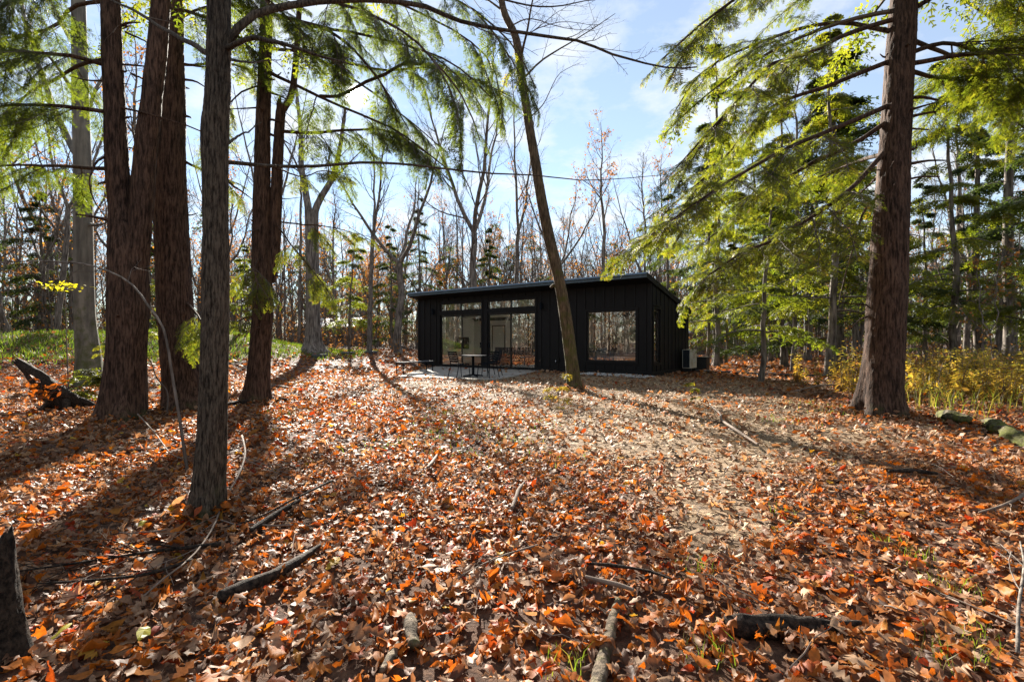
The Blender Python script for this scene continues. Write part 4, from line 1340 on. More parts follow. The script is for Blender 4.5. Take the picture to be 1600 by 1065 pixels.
YD = 3.36
t, P, R, B = hero('maple_tree', 'slim grey barked tree nearest the camera with bare limbs and fallen branches at its foot', 'tree',
                  [(318, 812), (324, 775), (330, 700), (334, 600), (336, 500), (337, 400), (336, 300), (336, 210), (340, 150), (342, 60), (342, -40)],
                  [58, 47, 44, 42, 40.5, 39, 38, 41, 38, 36, 34], YD, M['grey_bark'], 51, 72, 0.016, 0.008, 62, 0.65, squash=3.0, extend=(7, 0.04))
DL = [([(350, 75), (366, 50, .0), (400, 22, .1), (470, 8, .3), (560, 2, .5), (650, 8, .7), (700, 26, .8), (744, 39, .9), (850, 57, 1.0), (905, 64, 1.05), (960, 86, 1.1), (1010, 100, 1.2), (1050, 107, 1.2), (1090, 104, 1.25)], 0.028),
      ([(352, 75), (372, 66, -.1), (400, 58, -.1), (430, 66, -.2), (470, 75, -.3), (516, 88, -.3), (560, 100, -.4)], 0.02),
      ([(342, 252), (400, 258, .3), (480, 263, .7), (570, 256, 1.1), (650, 262, 1.5), (750, 273, 2.0), (830, 276, 2.4), (920, 285, 2.8), (1040, 277, 3.2)], 0.015),
      ([(326, 84), (305, 72, .2), (278, 60, .4), (240, 38, .7), (203, 17, 1.0), (165, 0, 1.3), (100, -30, 1.6)], 0.020),
      ([(344, 280), (362, 290, .1), (385, 308, .3), (400, 318, .4)], 0.010),
      ([(350, 95), (380, 98, .3), (400, 104, .5), (440, 100, .8)], 0.012),
      ([(340, -20), (420, -60, .4), (560, -60, .9), (720, -20, 1.5), (840, 10, 2.0), (930, 0, 2.4)], 0.022),
      ([(352, 224), (375, 210, .3), (405, 190, .6)], 0.012)]
g2 = Geo()
for k, (l, r) in enumerate(DL):
    p = limb(t, l, YD, r, M['grey_bark'], B, r * 0.22, 26, seed=140 + k, wig=0.006)
    if k in (0, 6):
        bare_twigs(g2, p[8:], r * 0.55, rng, 12, 0.22, 0.6, 0.02, 5)
    elif k in (1, 3, 5):
        bare_twigs(g2, p[6:], r * 0.5, rng, 6, 0.3, 0.7, 0.02, 4)
    elif k == 2:
        bare_twigs(g2, p[10:], r * 0.4, rng, 3, 0.12, 0.7, 0.02, 2)
if g2.v: tag(g2.build('twigs', M['twig_bark'], t, B), kind='stuff')

# ---- the leaning tree in front of the cabin
YN = 12.75
t, P, R, B = hero('leaning_tree', 'slender mossy tree leaning left across the front of the black cabin', 'tree',
                  [(898, 609), (896, 590), (891, 548), (883, 490), (872, 430), (858, 370), (846, 310), (836, 250), (825, 185), (815, 120), (806, 60), (788, 20), (778, -30)],
                  [27, 22.5, 21, 20, 18.5, 18, 16.5, 15.5, 14.5, 13.5, 12.5, 11, 9], YN, M['mossy_bark'], 61, 40, 0.045, 0.012, 20, 0.35, extend=(4, 0.05))
g2 = Geo()
NL = [([(868, 447), (863, 446), (860, 449)], 0.05), ([(815, 125), (850, 90, .5), (900, 60, 1), (960, 20, 1.5)], 0.03), ([(812, 95), (822, 50, -.5), (830, 0, -1), (845, -60, -1.5)], 0.035),
      ([(790, 20), (740, -10, .5), (690, -10, 1)], 0.03), ([(826, 185), (850, 160, -.4), (870, 120, -.8), (905, 100, -1)], 0.016), ([(800, 40), (830, 30, 1), (880, 45, 2), (930, 50, 2.5)], 0.02)]
for k, (l, r) in enumerate(NL):
    p = limb(t, l, YN, r, M['mossy_bark'], B, r * (0.7 if k == 0 else 0.25), 12 if k else 5, seed=170 + k)
    if k: bare_twigs(g2, p, r * 0.6, rng, 9, 0.35, 0.7, 0.05, 5)
if g2.v: tag(g2.build('twigs', M['twig_bark'], t, B), kind='stuff')
gq = Geo()
mo = np.array([limb(t, [(806, 60), (815, 90, -.3), (808, 130, -.4)], YN, 0.01, M['mossy_bark'], B, 0.004, 14), limb(t, [(812, 100), (790, 120, -.3), (782, 160, -.4)], YN, 0.01, M['mossy_bark'], B, 0.004, 14)])
hemlock_foliage(gq, None, mo, 14, 0.35, 5, 0.16, 0.8, rng, 3, 0.1, (0.6, 1.0))
gq.build('crown', M['hemlock_leaf'], t, B)

# ---- the pale beech on the bank, far left
YG = 13.6
t, P, R, B = hero('beech_tree', 'smooth pale grey beech standing on the grassy bank far left', 'tree',
                  [(141, 577), (138, 555), (133, 500), (131, 430), (130, 350), (129, 260), (126, 170), (124, 80), (122, -40)],
                  [42, 34, 29, 27, 26, 24.5, 23, 21, 18], YG, M['beech_bark'], 71, 40, 0.06, 0.004, 8, 0.3, extend=(6, 0.06))
g2 = Geo()
for k, (l, r) in enumerate([([(128, 250), (112, 228, .3), (80, 150, .8), (50, 60, 1.2), (30, -40, 1.6)], 0.10), ([(140, 350), (155, 348, -.2), (170, 338, -.4)], 0.05),
                            ([(124, 200), (160, 120, 1), (200, 40, 2)], 0.06), ([(126, 160), (80, 90, -1), (40, 60, -2)], 0.05)]):
    p = limb(t, l, YG, r, M['beech_bark'], B, r * 0.4, 12, seed=190 + k, wig=0.03)
    bare_twigs(g2, p, r * 0.6, rng, 9, 0.4, 0.8, 0.05, 7)
if g2.v: tag(g2.build('twigs', M['twig_bark'], t, B), kind='stuff')

# ---- forked grey tree at the far side of the yard
YH = 27.0
t, P, R, B = hero('beech_tree', 'stout grey forked tree at the far edge of the yard, beyond the twin hemlock', 'tree',
                  [(489, 550), (489, 535), (489, 500), (489, 450), (488, 400), (487, 350), (487, 330)],
                  [36, 26, 23, 22, 20, 21, 22], YH, M['wood_bark'], 81, 36, 0.08, 0.012, 9, 0.5)
g2 = Geo()
for k, (l, r) in enumerate([([(484, 340), (480, 310), (472, 260, .5), (470, 200, 1), (462, 120, 1.5)], 0.20), ([(491, 335), (500, 310), (516, 285), (526, 255, -.5), (534, 215, -1), (538, 170, -1.5)], 0.20),
                            ([(515, 288), (540, 262, .6), (575, 230, 1)], 0.06), ([(476, 290), (460, 250, -.6), (430, 200, -1)], 0.07)]):
    p = limb(t, l, YH, r, M['wood_bark'], B, r * 0.35, 12, seed=210 + k, wig=0.03)
    bare_twigs(g2, p, r * 0.5, rng, 9, 0.4, 0.7, 0.08, 8)
if g2.v: tag(g2.build('twigs', M['twig_bark'], t, B), kind='stuff')

# ------------------------------------------------------------------ kinds of woodland trees
def bare_archetype(seed, h, r, fork, nlead, spread, leaf, bark='wood_bark', lo=0.35, wig=0.12):
    """meshes of one tall leafless tree, standing on the origin: trunk, crown of limbs, last leaves"""
    rg = np.random.default_rng(seed)
    zf = h * fork
    m = 12
    lean = rg.normal(size=2) * 0.02
    z = np.linspace(-0.3, zf, m)
    P = np.stack([lean[0] * z + np.cumsum(rg.normal(size=m)) * wig * 0.3, lean[1] * z + np.cumsum(rg.normal(size=m)) * wig * 0.3, z], -1)
    P[:2, :2] = 0
    R = np.linspace(r, r * 0.72, m); R[0] *= 1.55; R[1] *= 1.08
    gt = Geo(); gt.tubes(P, R, 9)
    lead, lr = [], []
    for k in range(nlead):
        a = k * 2 * np.pi / nlead + rg.random() * 1.2
        ln = (h - zf) * (0.8 + 0.25 * rg.random())
        s = spread * (0.6 + 0.7 * rg.random()) if nlead > 1 else 0.03
        u = np.linspace(0, 1, 10)
        q = P[-1] + np.stack([np.cos(a) * s * ln * (u ** 0.75), np.sin(a) * s * ln * (u ** 0.75), ln * u * math.sqrt(max(0.2, 1 - s * s))], -1)
        q[1:, :2] += np.cumsum(rg.normal(size=(9, 2)) * wig * 0.6, 0)
        lead.append(q); lr.append(np.linspace(r * (0.72 if nlead == 1 else 0.55), 0.02, 10))
    lead, lr = np.array(lead), np.array(lr)
    gt.tubes(lead, lr, 7)
    gc = Geo()
    tr = np.array([resample(P, 10)]); trr = np.array([np.linspace(r, r * 0.7, 10)])
    l1, r1 = spawn(lead, lr, int(15 / nlead) + 3, 0.08, 0.97, 0.75, 0.36, 0.10, 8, 0.10, 0.40, rg, minr=0.010)
    l0, r0 = spawn(tr, trr, 5, lo, 0.97, 1.0, 0.30, 0.12, 8, 0.10, 0.28, rg, minr=0.010)
    l1 = np.concatenate([l1, l0]); r1 = np.concatenate([r1, r0])
    gc.tubes(l1, r1, 5)
    l2, r2 = spawn(l1, r1, 7, 0.2, 0.98, 0.75, 0.45, 0.07, 6, 0.12, 0.50, rg, minr=0.005)
    gc.tubes(l2, r2, 4)
    l3, r3 = spawn(l2, r2, 6, 0.15, 0.98, 0.7, 0.50, 0.05, 4, 0.14, 0.6, rg, minr=0.0038)
    gc.tubes(l3, r3, 3)
    meshes = [('trunk', gt.build('trunk', M[bark], smooth_shade=True, mesh_only=True)), ('crown', gc.build('crown', M['twig_bark'], mesh_only=True))]
    if leaf:
        gl = Geo()
        n = leaf
        src = l3[rg.integers(0, len(l3), n)]
        keepz = rg.random(n)
        p = src[np.arange(n), rg.integers(1, 4, n)] + rg.normal(size=(n, 3)) * 0.10
        tv = np.array([(0, 0, 0), (0.5, 0.34, 0.06), (1, 0, -0.05), (0.5, -0.34, 0.06)]); tq = np.array([(0, 1, 2, 3)])
        put_templates(gl, tv, tq, p, rg.normal(size=(n, 3)) + [0, 0, -0.5], rg.normal(size=(n, 3)), 0.13 + 0.08 * rg.random(n), rg.random(n))
        meshes.append(('leaves', gl.build('leaves', M['rust_leaf'], mesh_only=True)))
    return meshes

def conifer_archetype(seed, h, r, z0, spread, K, S, sc, leafmat, tint, droop=0.4, dens=2.6):
    rg = np.random.default_rng(seed)
    m = 14
    z = np.linspace(-0.3, h, m)
    P = np.stack([np.cumsum(rg.normal(size=m)) * 0.05, np.cumsum(rg.normal(size=m)) * 0.05, z], -1); P[:2, :2] = 0
    gt = Geo(); Rr = np.linspace(r, 0.015, m); Rr[0] *= 1.4
    gt.tubes(P, Rr, 9)
    n = int((h - z0) * dens)
    L, ln = random_limbs(P, z0, h * 0.98, n, spread, 0.25, 0.10, 0.30, rg, 9)
    gt.tubes(L, np.linspace(1, 0.3, 9)[None] * (0.008 + 0.010 * ln[:, None]), 4)
    gl = Geo()
    hemlock_foliage(gl, None, L, K, 0.46 * ln + 0.15, S, sc, droop, rg, 3, 0.10, tint)
    return [('trunk', gt.build('trunk', M['wood_bark'], smooth_shade=True, mesh_only=True)), ('crown', gl.build('crown', M[leafmat], mesh_only=True))]

KIND = {
    'tall': bare_archetype(301, 21, 0.20, 0.45, 2, 0.24, 0),
    'vase': bare_archetype(302, 17, 0.22, 0.40, 3, 0.38, 0),
    'slim': bare_archetype(303, 19, 0.12, 0.60, 1, 0.1, 0),
    'oak': bare_archetype(304, 15, 0.16, 0.45, 3, 0.45, 480, lo=0.25),
    'orange': bare_archetype(308, 10, 0.08, 0.30, 3, 0.30, 900, lo=0.15),
    'rust': bare_archetype(305, 20, 0.19, 0.50, 1, 0.2, 420),
    'crooked': bare_archetype(306, 16, 0.15, 0.40, 2, 0.42, 0, wig=0.3),
    'sapling': bare_archetype(307, 7, 0.05, 0.40, 2, 0.3, 250, lo=0.2),
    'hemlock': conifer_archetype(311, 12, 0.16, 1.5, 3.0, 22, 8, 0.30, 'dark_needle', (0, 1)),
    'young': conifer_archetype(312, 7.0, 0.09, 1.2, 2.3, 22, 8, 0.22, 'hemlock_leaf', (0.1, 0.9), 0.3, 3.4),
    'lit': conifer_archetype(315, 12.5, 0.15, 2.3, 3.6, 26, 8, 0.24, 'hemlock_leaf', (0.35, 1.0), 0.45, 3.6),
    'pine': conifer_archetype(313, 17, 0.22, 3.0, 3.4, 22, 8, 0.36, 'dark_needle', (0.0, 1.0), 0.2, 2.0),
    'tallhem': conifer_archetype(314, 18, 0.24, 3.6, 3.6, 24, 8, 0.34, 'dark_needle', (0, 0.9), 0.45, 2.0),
}
CATN = {'tall': 'bare_tree', 'vase': 'bare_tree', 'slim': 'bare_tree', 'oak': 'oak_tree', 'rust': 'oak_tree', 'crooked': 'bare_tree', 'sapling': 'sapling', 'orange': 'maple_tree',
        'hemlock': 'hemlock_tree', 'young': 'hemlock_tree', 'lit': 'hemlock_tree', 'pine': 'pine_tree', 'tallhem': 'hemlock_tree'}
def plant(kind, x, y, label, group=None, s=1.0, rz=None, sxy=None, tilt=(0, 0), trunk_mat=None):
    t = thing(CATN[kind], label, 'sapling' if kind == 'sapling' else 'tree', (x, y, float(gz(x, y))), RS.random() * 6.28 if rz is None else rz, group)
    t.scale = (s * (sxy or 1), s * (sxy or 1), s)
    t.rotation_euler = (tilt[0], tilt[1], t.rotation_euler[2])
    for nm, me in KIND[kind]:
        link(nm, me, t)
    return t
def plant_px(kind, px, Y, label, group=None, **kw):
    return plant(kind, (px - 800) / FPX * Y, Y, label, group, **kw)

# trees one can point to
plant_px('vase', 622, 31, 'grey vase shaped bare tree just left of the cabin roof', s=0.83, sxy=1.35, rz=0.5)
plant_px('orange', 588, 40, 'glowing orange leaved young maple in the gap left of the cabin', s=1.0, rz=0.4)
plant_px('orange', 566, 44, 'second orange leaved maple just behind the glowing one left of the cabin', s=0.9, rz=2.4)
plant_px('orange', 330, 42, 'rusty leaved young maple seen between the nearest trunk and the twin hemlock', s=1.0, rz=1.4)
plant_px('orange', 905, 46, 'rusty leaved maple low behind the right half of the cabin roof', s=0.9, rz=3.4)
plant_px('orange', 695, 48, 'rusty maple low behind the left half of the cabin roof', s=0.95, rz=5.4)
plant_px('tall', 577, 29, 'dark slim bare tree between the stout forked grey tree and the cabin', s=0.75, rz=2.0)
plant_px('vase', 742, 33, 'tall two stemmed bare tree rising behind the left half of the cabin roof', s=1.25, rz=2.4)
plant_px('tall', 806, 35, 'bare tree with paired dark stems behind the cabin, left of the leaning mossy tree', s=0.95, rz=1.2)
plant_px('oak', 876, 34, 'spreading oak with rusty leaves right of the leaning mossy tree, behind the cabin', s=0.95, rz=0.4)
plant_px('rust', 938, 38, 'tall dark straight tree with few rusty leaves behind the right half of the cabin', s=0.96, rz=0.9)
plant_px('slim', 1003, 40, 'slender pale bare tree behind the right end of the cabin roof', s=0.95, rz=3.0)
plant_px('oak', 838, 41, 'smaller oak with orange leaves behind the leaning mossy tree', s=0.8, rz=4.0)
plant_px('young', 1190, 15.2, 'young double stemmed hemlock with flat lit sprays right of the cabin', s=0.92, rz=0.3, sxy=1.15)
plant_px('slim', 1181, 15.0, 'thin second stem at the foot of the young hemlock right of the cabin', s=0.25, rz=0.3) if False else None
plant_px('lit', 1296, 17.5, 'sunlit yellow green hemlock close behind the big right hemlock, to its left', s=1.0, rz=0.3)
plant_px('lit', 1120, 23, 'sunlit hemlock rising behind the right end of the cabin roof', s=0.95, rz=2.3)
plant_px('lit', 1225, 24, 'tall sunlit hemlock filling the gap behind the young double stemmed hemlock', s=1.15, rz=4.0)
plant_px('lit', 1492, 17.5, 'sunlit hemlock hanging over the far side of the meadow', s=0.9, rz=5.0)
plant_px('tallhem', 1121, 27, 'straight dark hemlock just beyond the right end of the cabin', s=1.0, rz=1.0)
plant_px('slim', 1106, 25, 'thin brown trunk left of the straight dark hemlock beyond the cabin', s=0.7, rz=1.0)
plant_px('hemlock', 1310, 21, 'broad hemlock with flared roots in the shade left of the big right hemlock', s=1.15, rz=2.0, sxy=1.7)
plant_px('slim', 1239, 19.5, 'thin grey stem standing between the young hemlock and the broad flared hemlock', s=0.7, rz=1.4)
plant_px('hemlock', 1205, 30, 'dark hemlock behind the young double stemmed hemlock', s=1.1, rz=4.0)
plant_px('tall', 1215, 34, 'leaning brown trunk among the hemlocks right of the cabin', s=0.8, rz=4.0, tilt=(0.0, 0.22))
plant_px('tallhem', 1262, 33, 'mossy footed hemlock behind the thin grey stem', s=0.9, rz=5.0)
plant_px('pine', 1338, 30, 'grey trunked pine seen just left of the big right hemlock', s=0.95, rz=0.0)
plant_px('tallhem', 1530, 26, 'dark hemlock leaning left beyond the meadow, left of two others', s=0.95, rz=0.7, tilt=(0, -0.10))
plant_px('tallhem', 1558, 24.5, 'dark slim hemlock between two other trunks beyond the meadow', s=0.85, rz=2.7, tilt=(0, -0.06))
plant_px('tallhem', 1578, 22, 'thick dark trunk beyond the meadow at the right edge', s=1.1, rz=1.7)
plant_px('slim', 1494, 34, 'pale white barked trunk far beyond the meadow', s=0.9, rz=1.7)
plant_px('hemlock', 1446, 24, 'small hemlock with layered sprays right behind the big right hemlock', s=0.75, rz=1.7)
plant_px('crooked', 1478, 23, 'crooked dark stem leaning left beyond the goldenrod', s=0.45, rz=1.7, tilt=(0, -0.3))
plant_px('young', 1640, 15, 'hemlock at the right edge with layered sprays over the meadow', s=1.3, rz=1.0)
plant_px('sapling', 1563, 12.6, 'bare pale sapling leaning right in the goldenrod meadow', s=0.55, rz=1.0, tilt=(0.0, 0.2))
plant_px('crooked', 12, 24, 'dark leaning trunk at the left edge beyond the bank', s=0.9, rz=2.2, tilt=(0, -0.12))
plant_px('hemlock', 60, 32, 'dusky hemlock left of the pale beech beyond the bank', s=1.0, rz=2.2)
plant_px('tall', 88, 29, 'slanting grey trunk left of the pale beech', s=0.85, rz=0.2, tilt=(0, 0.12))
plant_px('hemlock', 230, 34, 'dusky hemlock seen behind the forked hemlock on the left', s=0.9, rz=1.2)
plant_px('young', 545, 36, 'pale green young hemlock behind the stout forked grey tree', s=1.25, rz=1.2)
plant_px('pine', 655, 45, 'dense green pine behind the left corner of the cabin', s=0.8, rz=2.9)
plant_px('hemlock', 612, 38, 'dull green hemlock behind the grey vase shaped tree', s=0.8, rz=2.9)
plant_px('hemlock', 762, 44, 'green hemlock showing over the middle of the cabin roof', s=0.95, rz=0.9)
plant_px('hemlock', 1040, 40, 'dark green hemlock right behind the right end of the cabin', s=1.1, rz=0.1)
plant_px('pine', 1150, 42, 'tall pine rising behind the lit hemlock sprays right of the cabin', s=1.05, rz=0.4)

# the woods: scattered trees, kinds mixed by place
LBL = {'tall': 'tall bare grey tree', 'vase': 'spreading bare grey tree', 'slim': 'thin straight bare tree', 'oak': 'oak holding rusty leaves', 'rust': 'tall tree with scattered rusty leaves',
       'crooked': 'crooked bare tree', 'sapling': 'small rusty sapling', 'hemlock': 'dusky green hemlock', 'young': 'young layered hemlock', 'pine': 'tall dark pine', 'tallhem': 'tall dark hemlock'}
def scatter(n, region, kinds, where, seed, minsep=1.6, smin=0.75, smax=1.15):
    rg = np.random.default_rng(seed)
    done = []
    tries = 0
    while len(done) < n and tries < n * 40:
        tries += 1
        x, y = region(rg)
        s, v = house_coords(x, y)
        if -2 < s < HL + 3 and -9 < v < HD + 2.5: continue
        if abs(x) < 13 and y < 27 and y > -6 and not (x > 9 and y > 19): continue
        if any((x - a) ** 2 + (y - b) ** 2 < minsep ** 2 for a, b in done): continue
        # leave the sky round the sun open
        if y > 3 and abs(math.atan2(x, y) - SUN_AZ) < 0.05 and y < 40: continue
        done.append((x, y))
        k = kinds[rg.integers(0, len(kinds))]
        plant(k, x, y, f'{LBL[k]} {where}', f'{LBL[k]} {where}', s=smin + (smax - smin) * rg.random(), rz=rg.random() * 6.28)
def fan(px0, px1, y0, y1):
    def f(rg):
        y = math.sqrt(y0 ** 2 + (y1 ** 2 - y0 ** 2) * rg.random())
        px = px0 + (px1 - px0) * rg.random()
        return (px - 800) / FPX * y, y
    return f
scatter(44, fan(-60, 420, 30, 62), ['tall', 'slim', 'slim', 'vase', 'oak', 'rust', 'hemlock', 'slim', 'young', 'crooked', 'oak'], 'in the woods left beyond the bank', 401)
scatter(10, fan(430, 660, 40, 60), ['slim', 'slim', 'oak', 'crooked', 'sapling'], 'in the woods between the yard and the cabin', 402)
scatter(26, fan(660, 1060, 46, 78), ['tall', 'slim', 'slim', 'vase', 'oak', 'rust', 'crooked', 'oak'], 'in the woods behind the cabin', 403)
scatter(26, fan(640, 1075, 48, 66), ['slim', 'slim', 'tall', 'vase'], 'in the thin stand behind the cabin', 407, 1.2, 0.62, 0.9)
scatter(38, fan(1080, 1680, 30, 70), ['tallhem', 'slim', 'slim', 'slim', 'hemlock', 'young', 'rust', 'tall', 'oak', 'vase'], 'in the woods right of the cabin', 404)
scatter(14, fan(-60, 700, 34, 60), ['sapling', 'sapling', 'young'], 'in the undergrowth left of the cabin', 405)
scatter(10, fan(1090, 1660, 24, 50), ['sapling', 'young', 'young'], 'in the undergrowth right of the cabin', 406)

# far woods as one mass all round, in groves, and the woods beside and behind the camera that the windows mirror
def grove(seed, n, w, d, conif, h0=11, h1=20):
    rg = np.random.default_rng(seed)
    gb, gl, gr = Geo(), Geo(), Geo()
    for i in range(n):
        x, y = rg.uniform(-w / 2, w / 2), rg.uniform(-d / 2, d / 2)
        h = h0 + (h1 - h0) * rg.random(); r = 0.07 + 0.11 * rg.random()
        P = np.array([[(0, 0, -1.0), (0, 0, h * 0.3), (rg.normal() * .3, rg.normal() * .3, h * 0.6), (rg.normal() * .6, rg.normal() * .6, h)]]) + [x, y, 0]
        R = np.array([[r * 1.2, r * 0.85, r * 0.55, 0.02]])
        gb.tubes(P, R, 6)
        if rg.random() < conif:
            L, ln = random_limbs(P[0], h * 0.10, h * 0.95, 20, 3.2, 0.4, 0.05, 0.3, rg, 5)
            hemlock_foliage(gl, None, L, 9, 1.2, 5, 0.5, 0.35, rg, 2, 0.1, (0, 1))
        else:
            a, ra = spawn(P, R, 12, 0.25, 0.97, 0.8, 0.30, 0.12, 5, 0.1, 0.5, rg, minr=0.014)
            gb.tubes(a, ra, 4)
            b, rb = spawn(a, ra, 7, 0.2, 0.97, 0.7, 0.45, 0.08, 4, 0.12, 0.55, rg, minr=0.011)
            gb.tubes(b, rb, 3)
            c, rc = spawn(b, rb, 3, 0.2, 0.97, 0.7, 0.5, 0.06, 3, 0.12, 0.55, rg, minr=0.009)
            gb.tubes(c, rc, 3)
            if rg.random() < 0.45:
                q = c[rg.integers(0, len(c), 220), 2] + rg.normal(size=(220, 3)) * 0.2
                tv = np.array([(0, 0, 0), (0.5, 0.34, 0.06), (1, 0, -0.05), (0.5, -0.34, 0.06)]); tq = np.array([(0, 1, 2, 3)])
                put_templates(gr, tv, tq, q, rg.normal(size=(220, 3)), rg.normal(size=(220, 3)), 0.18 + 0.14 * rg.random(220), rg.random(220))
    # understorey stems
    k = n * 7
    q = np.column_stack([rg.uniform(-w / 2, w / 2, k), rg.uniform(-d / 2, d / 2, k), np.full(k, -0.5)])
    hh = 2 + 6 * rg.random(k) ** 1.5
    P = q[:, None] + np.stack([np.zeros((k, 4)), np.zeros((k, 4)), np.linspace(0, 1, 4)[None] * hh[:, None]], -1) + rg.normal(size=(k, 4, 3)) * 0.12
    gb.tubes(P, (0.010 + 0.004 * hh)[:, None] * np.linspace(1, .4, 4), 4)
    a, ra = spawn(P, (0.010 + 0.004 * hh)[:, None] * np.linspace(1, .4, 4), 7, 0.2, 0.98, 0.7, 0.4, 0.1, 4, 0.14, 0.6, rg, minr=0.009)
    gb.tubes(a, ra, 3)
    nl = n * 90
    q = a[rg.integers(0, len(a), nl), rg.integers(1, 4, nl)] + rg.normal(size=(nl, 3)) * 0.15
    put_templates(gr, np.array([(0, 0, 0), (0.5, 0.34, 0.06), (1, 0, -0.05), (0.5, -0.34, 0.06)]), np.array([(0, 1, 2, 3)]), q, rg.normal(size=(nl, 3)), rg.normal(size=(nl, 3)), 0.14 + 0.14 * rg.random(nl), rg.random(nl))
    out = [gb.build('far_woods', M['wood_bark'], mesh_only=True), gr.build('far_woods', M['rust_leaf'], mesh_only=True)]
    if gl.v: out.append(gl.build('far_woods', M['dark_needle'], mesh_only=True))
    return out
GROVE = [grove(511, 22, 34, 16, 0.10), grove(512, 22, 34, 16, 0.5)]
GROVE.append(grove(513, 26, 30, 12, 0.12, 6, 13))
def put_grove(k, a, d, rz):
    x, y = math.sin(a) * d, math.cos(a) * d
    for me in GROVE[k]:
        o = tag(link('far_woods', me), kind='stuff')
        o.location = (x, y, 0.3 + float(gz(x, y)) * 0.5); o.rotation_euler = (0, 0, -a + rz)
for i, a in enumerate(np.linspace(-1.05, 1.05, 8)):
    put_grove(1 if a > 0.35 and i % 2 else 0, a, 72, 0.0 if i % 2 else math.pi)
for i, a in enumerate(np.linspace(-0.95, 0.95, 9)):
    put_grove(1 if a > 0.3 or i % 3 == 0 else 0, a, 96, math.pi if i % 2 else 0.0)
for i, a in enumerate(np.linspace(-0.95, 0.55, 6)):
    put_grove(2, a, 56 + 3 * (i % 2), math.pi if i % 2 else 0.0)
for i, (a, d) in enumerate(((-1.35, 34), (-1.62, 26), (-2.0, 30), (-1.15, 46), (-1.5, 50), (-2.5, 30), (2.9, 28), (2.3, 30), (1.7, 34), (1.35, 40))):
    put_grove(i % 2, a, d, math.pi * (i % 2))

# undergrowth: thin brush with dry leaves along the edge of the woods
def brush(name, n, pick, seed, hmin, hmax, leafn, leafmat='rust_leaf', ksh=3):
    rg = np.random.default_rng(seed)
    xy = np.array([pick(rg) for _ in range(n)])
    s, v = house_coords(xy[:, 0], xy[:, 1])
    xy = xy[~((s > -1) & (s < HL + 1) & (v > -8) & (v < HD + 1))]
    n = len(xy)
    z = gz(xy[:, 0], xy[:, 1])
    h = hmin + (hmax - hmin) * rg.random(n) ** 1.5
    d = nrm(np.column_stack([rg.normal(size=(n, 2)) * 0.35, np.ones(n)]))
    P = np.zeros((n, 5, 3)); P[:, 0] = np.column_stack([xy, z - 0.05])
    for j in range(1, 5):
        d = nrm(d + rg.normal(size=(n, 3)) * 0.12)
        P[:, j] = P[:, j - 1] + d * (h / 4)[:, None]
    g = Geo()
    R = (0.004 + 0.004 * h)[:, None] * np.linspace(1, 0.35, 5)
    g.tubes(P, R, 3)
    a, ra = spawn(P, R, ksh * 2, 0.2, 0.98, 0.7, 0.45, 0.08, 4, 0.15, 0.6, rg, minr=0.004)
    g.tubes(a, ra, 3)
    o = tag(g.build(name, M['twig_bark']), kind='stuff')
    if leafn:
        gl = Geo()
        src = a[rg.integers(0, len(a), leafn)]
        p = src[np.arange(leafn), rg.integers(1, 4, leafn)] + rg.normal(size=(leafn, 3)) * 0.05
        tv = np.array([(0, 0, 0), (0.5, 0.3, 0.06), (1, 0, -0.05), (0.5, -0.3, 0.06)]); tq = np.array([(0, 1, 2, 3)])
        put_templates(gl, tv, tq, p, rg.normal(size=(leafn, 3)) + [0, 0, -0.4], rg.normal(size=(leafn, 3)), 0.08 + 0.08 * rg.random(leafn), rg.random(leafn))
        tag(gl.build(name, M[leafmat]), kind='stuff')
brush('undergrowth', 800, fan(-80, 660, 30, 60), 601, 0.5, 5.0, 9000)
brush('undergrowth', 500, fan(1085, 1700, 26, 65), 602, 0.4, 2.6, 4500)
brush('undergrowth', 400, fan(640, 1090, 36, 60), 603, 0.8, 5.0, 7000)

#@@LITTER@@
# ------------------------------------------------------------------ fallen leaves
def leaf_template(xs, ws):
    V, Q = [], []
    for x, w in zip(xs, ws):
        V += [(x, w), (x, 0.0), (x, -w)]
    for i in range(len(xs) - 1):
        a = 3 * i
        Q += [(a, a + 1, a + 4, a + 3), (a + 1, a + 2, a + 5, a + 4)]
    return np.array(V), np.array(Q)
LEAF = {
    'oak': leaf_template([0, .06, .17, .26, .38, .48, .60, .70, .84, .92, 1], [.012, .05, .17, .07, .30, .11, .36, .14, .22, .09, .02]),
    'maple': leaf_template([0, .08, .22, .30, .44, .52, .64, .80, 1], [.02, .26, .46, .20, .50, .20, .22, .10, .01]),
    'beech': leaf_template([0, .12, .30, .50, .70, .87, 1], [.012, .15, .26, .29, .22, .11, .01]),
    'mid': leaf_template([0, .22, .45, .68, 1], [.03, .26, .20, .32, .01]),
}
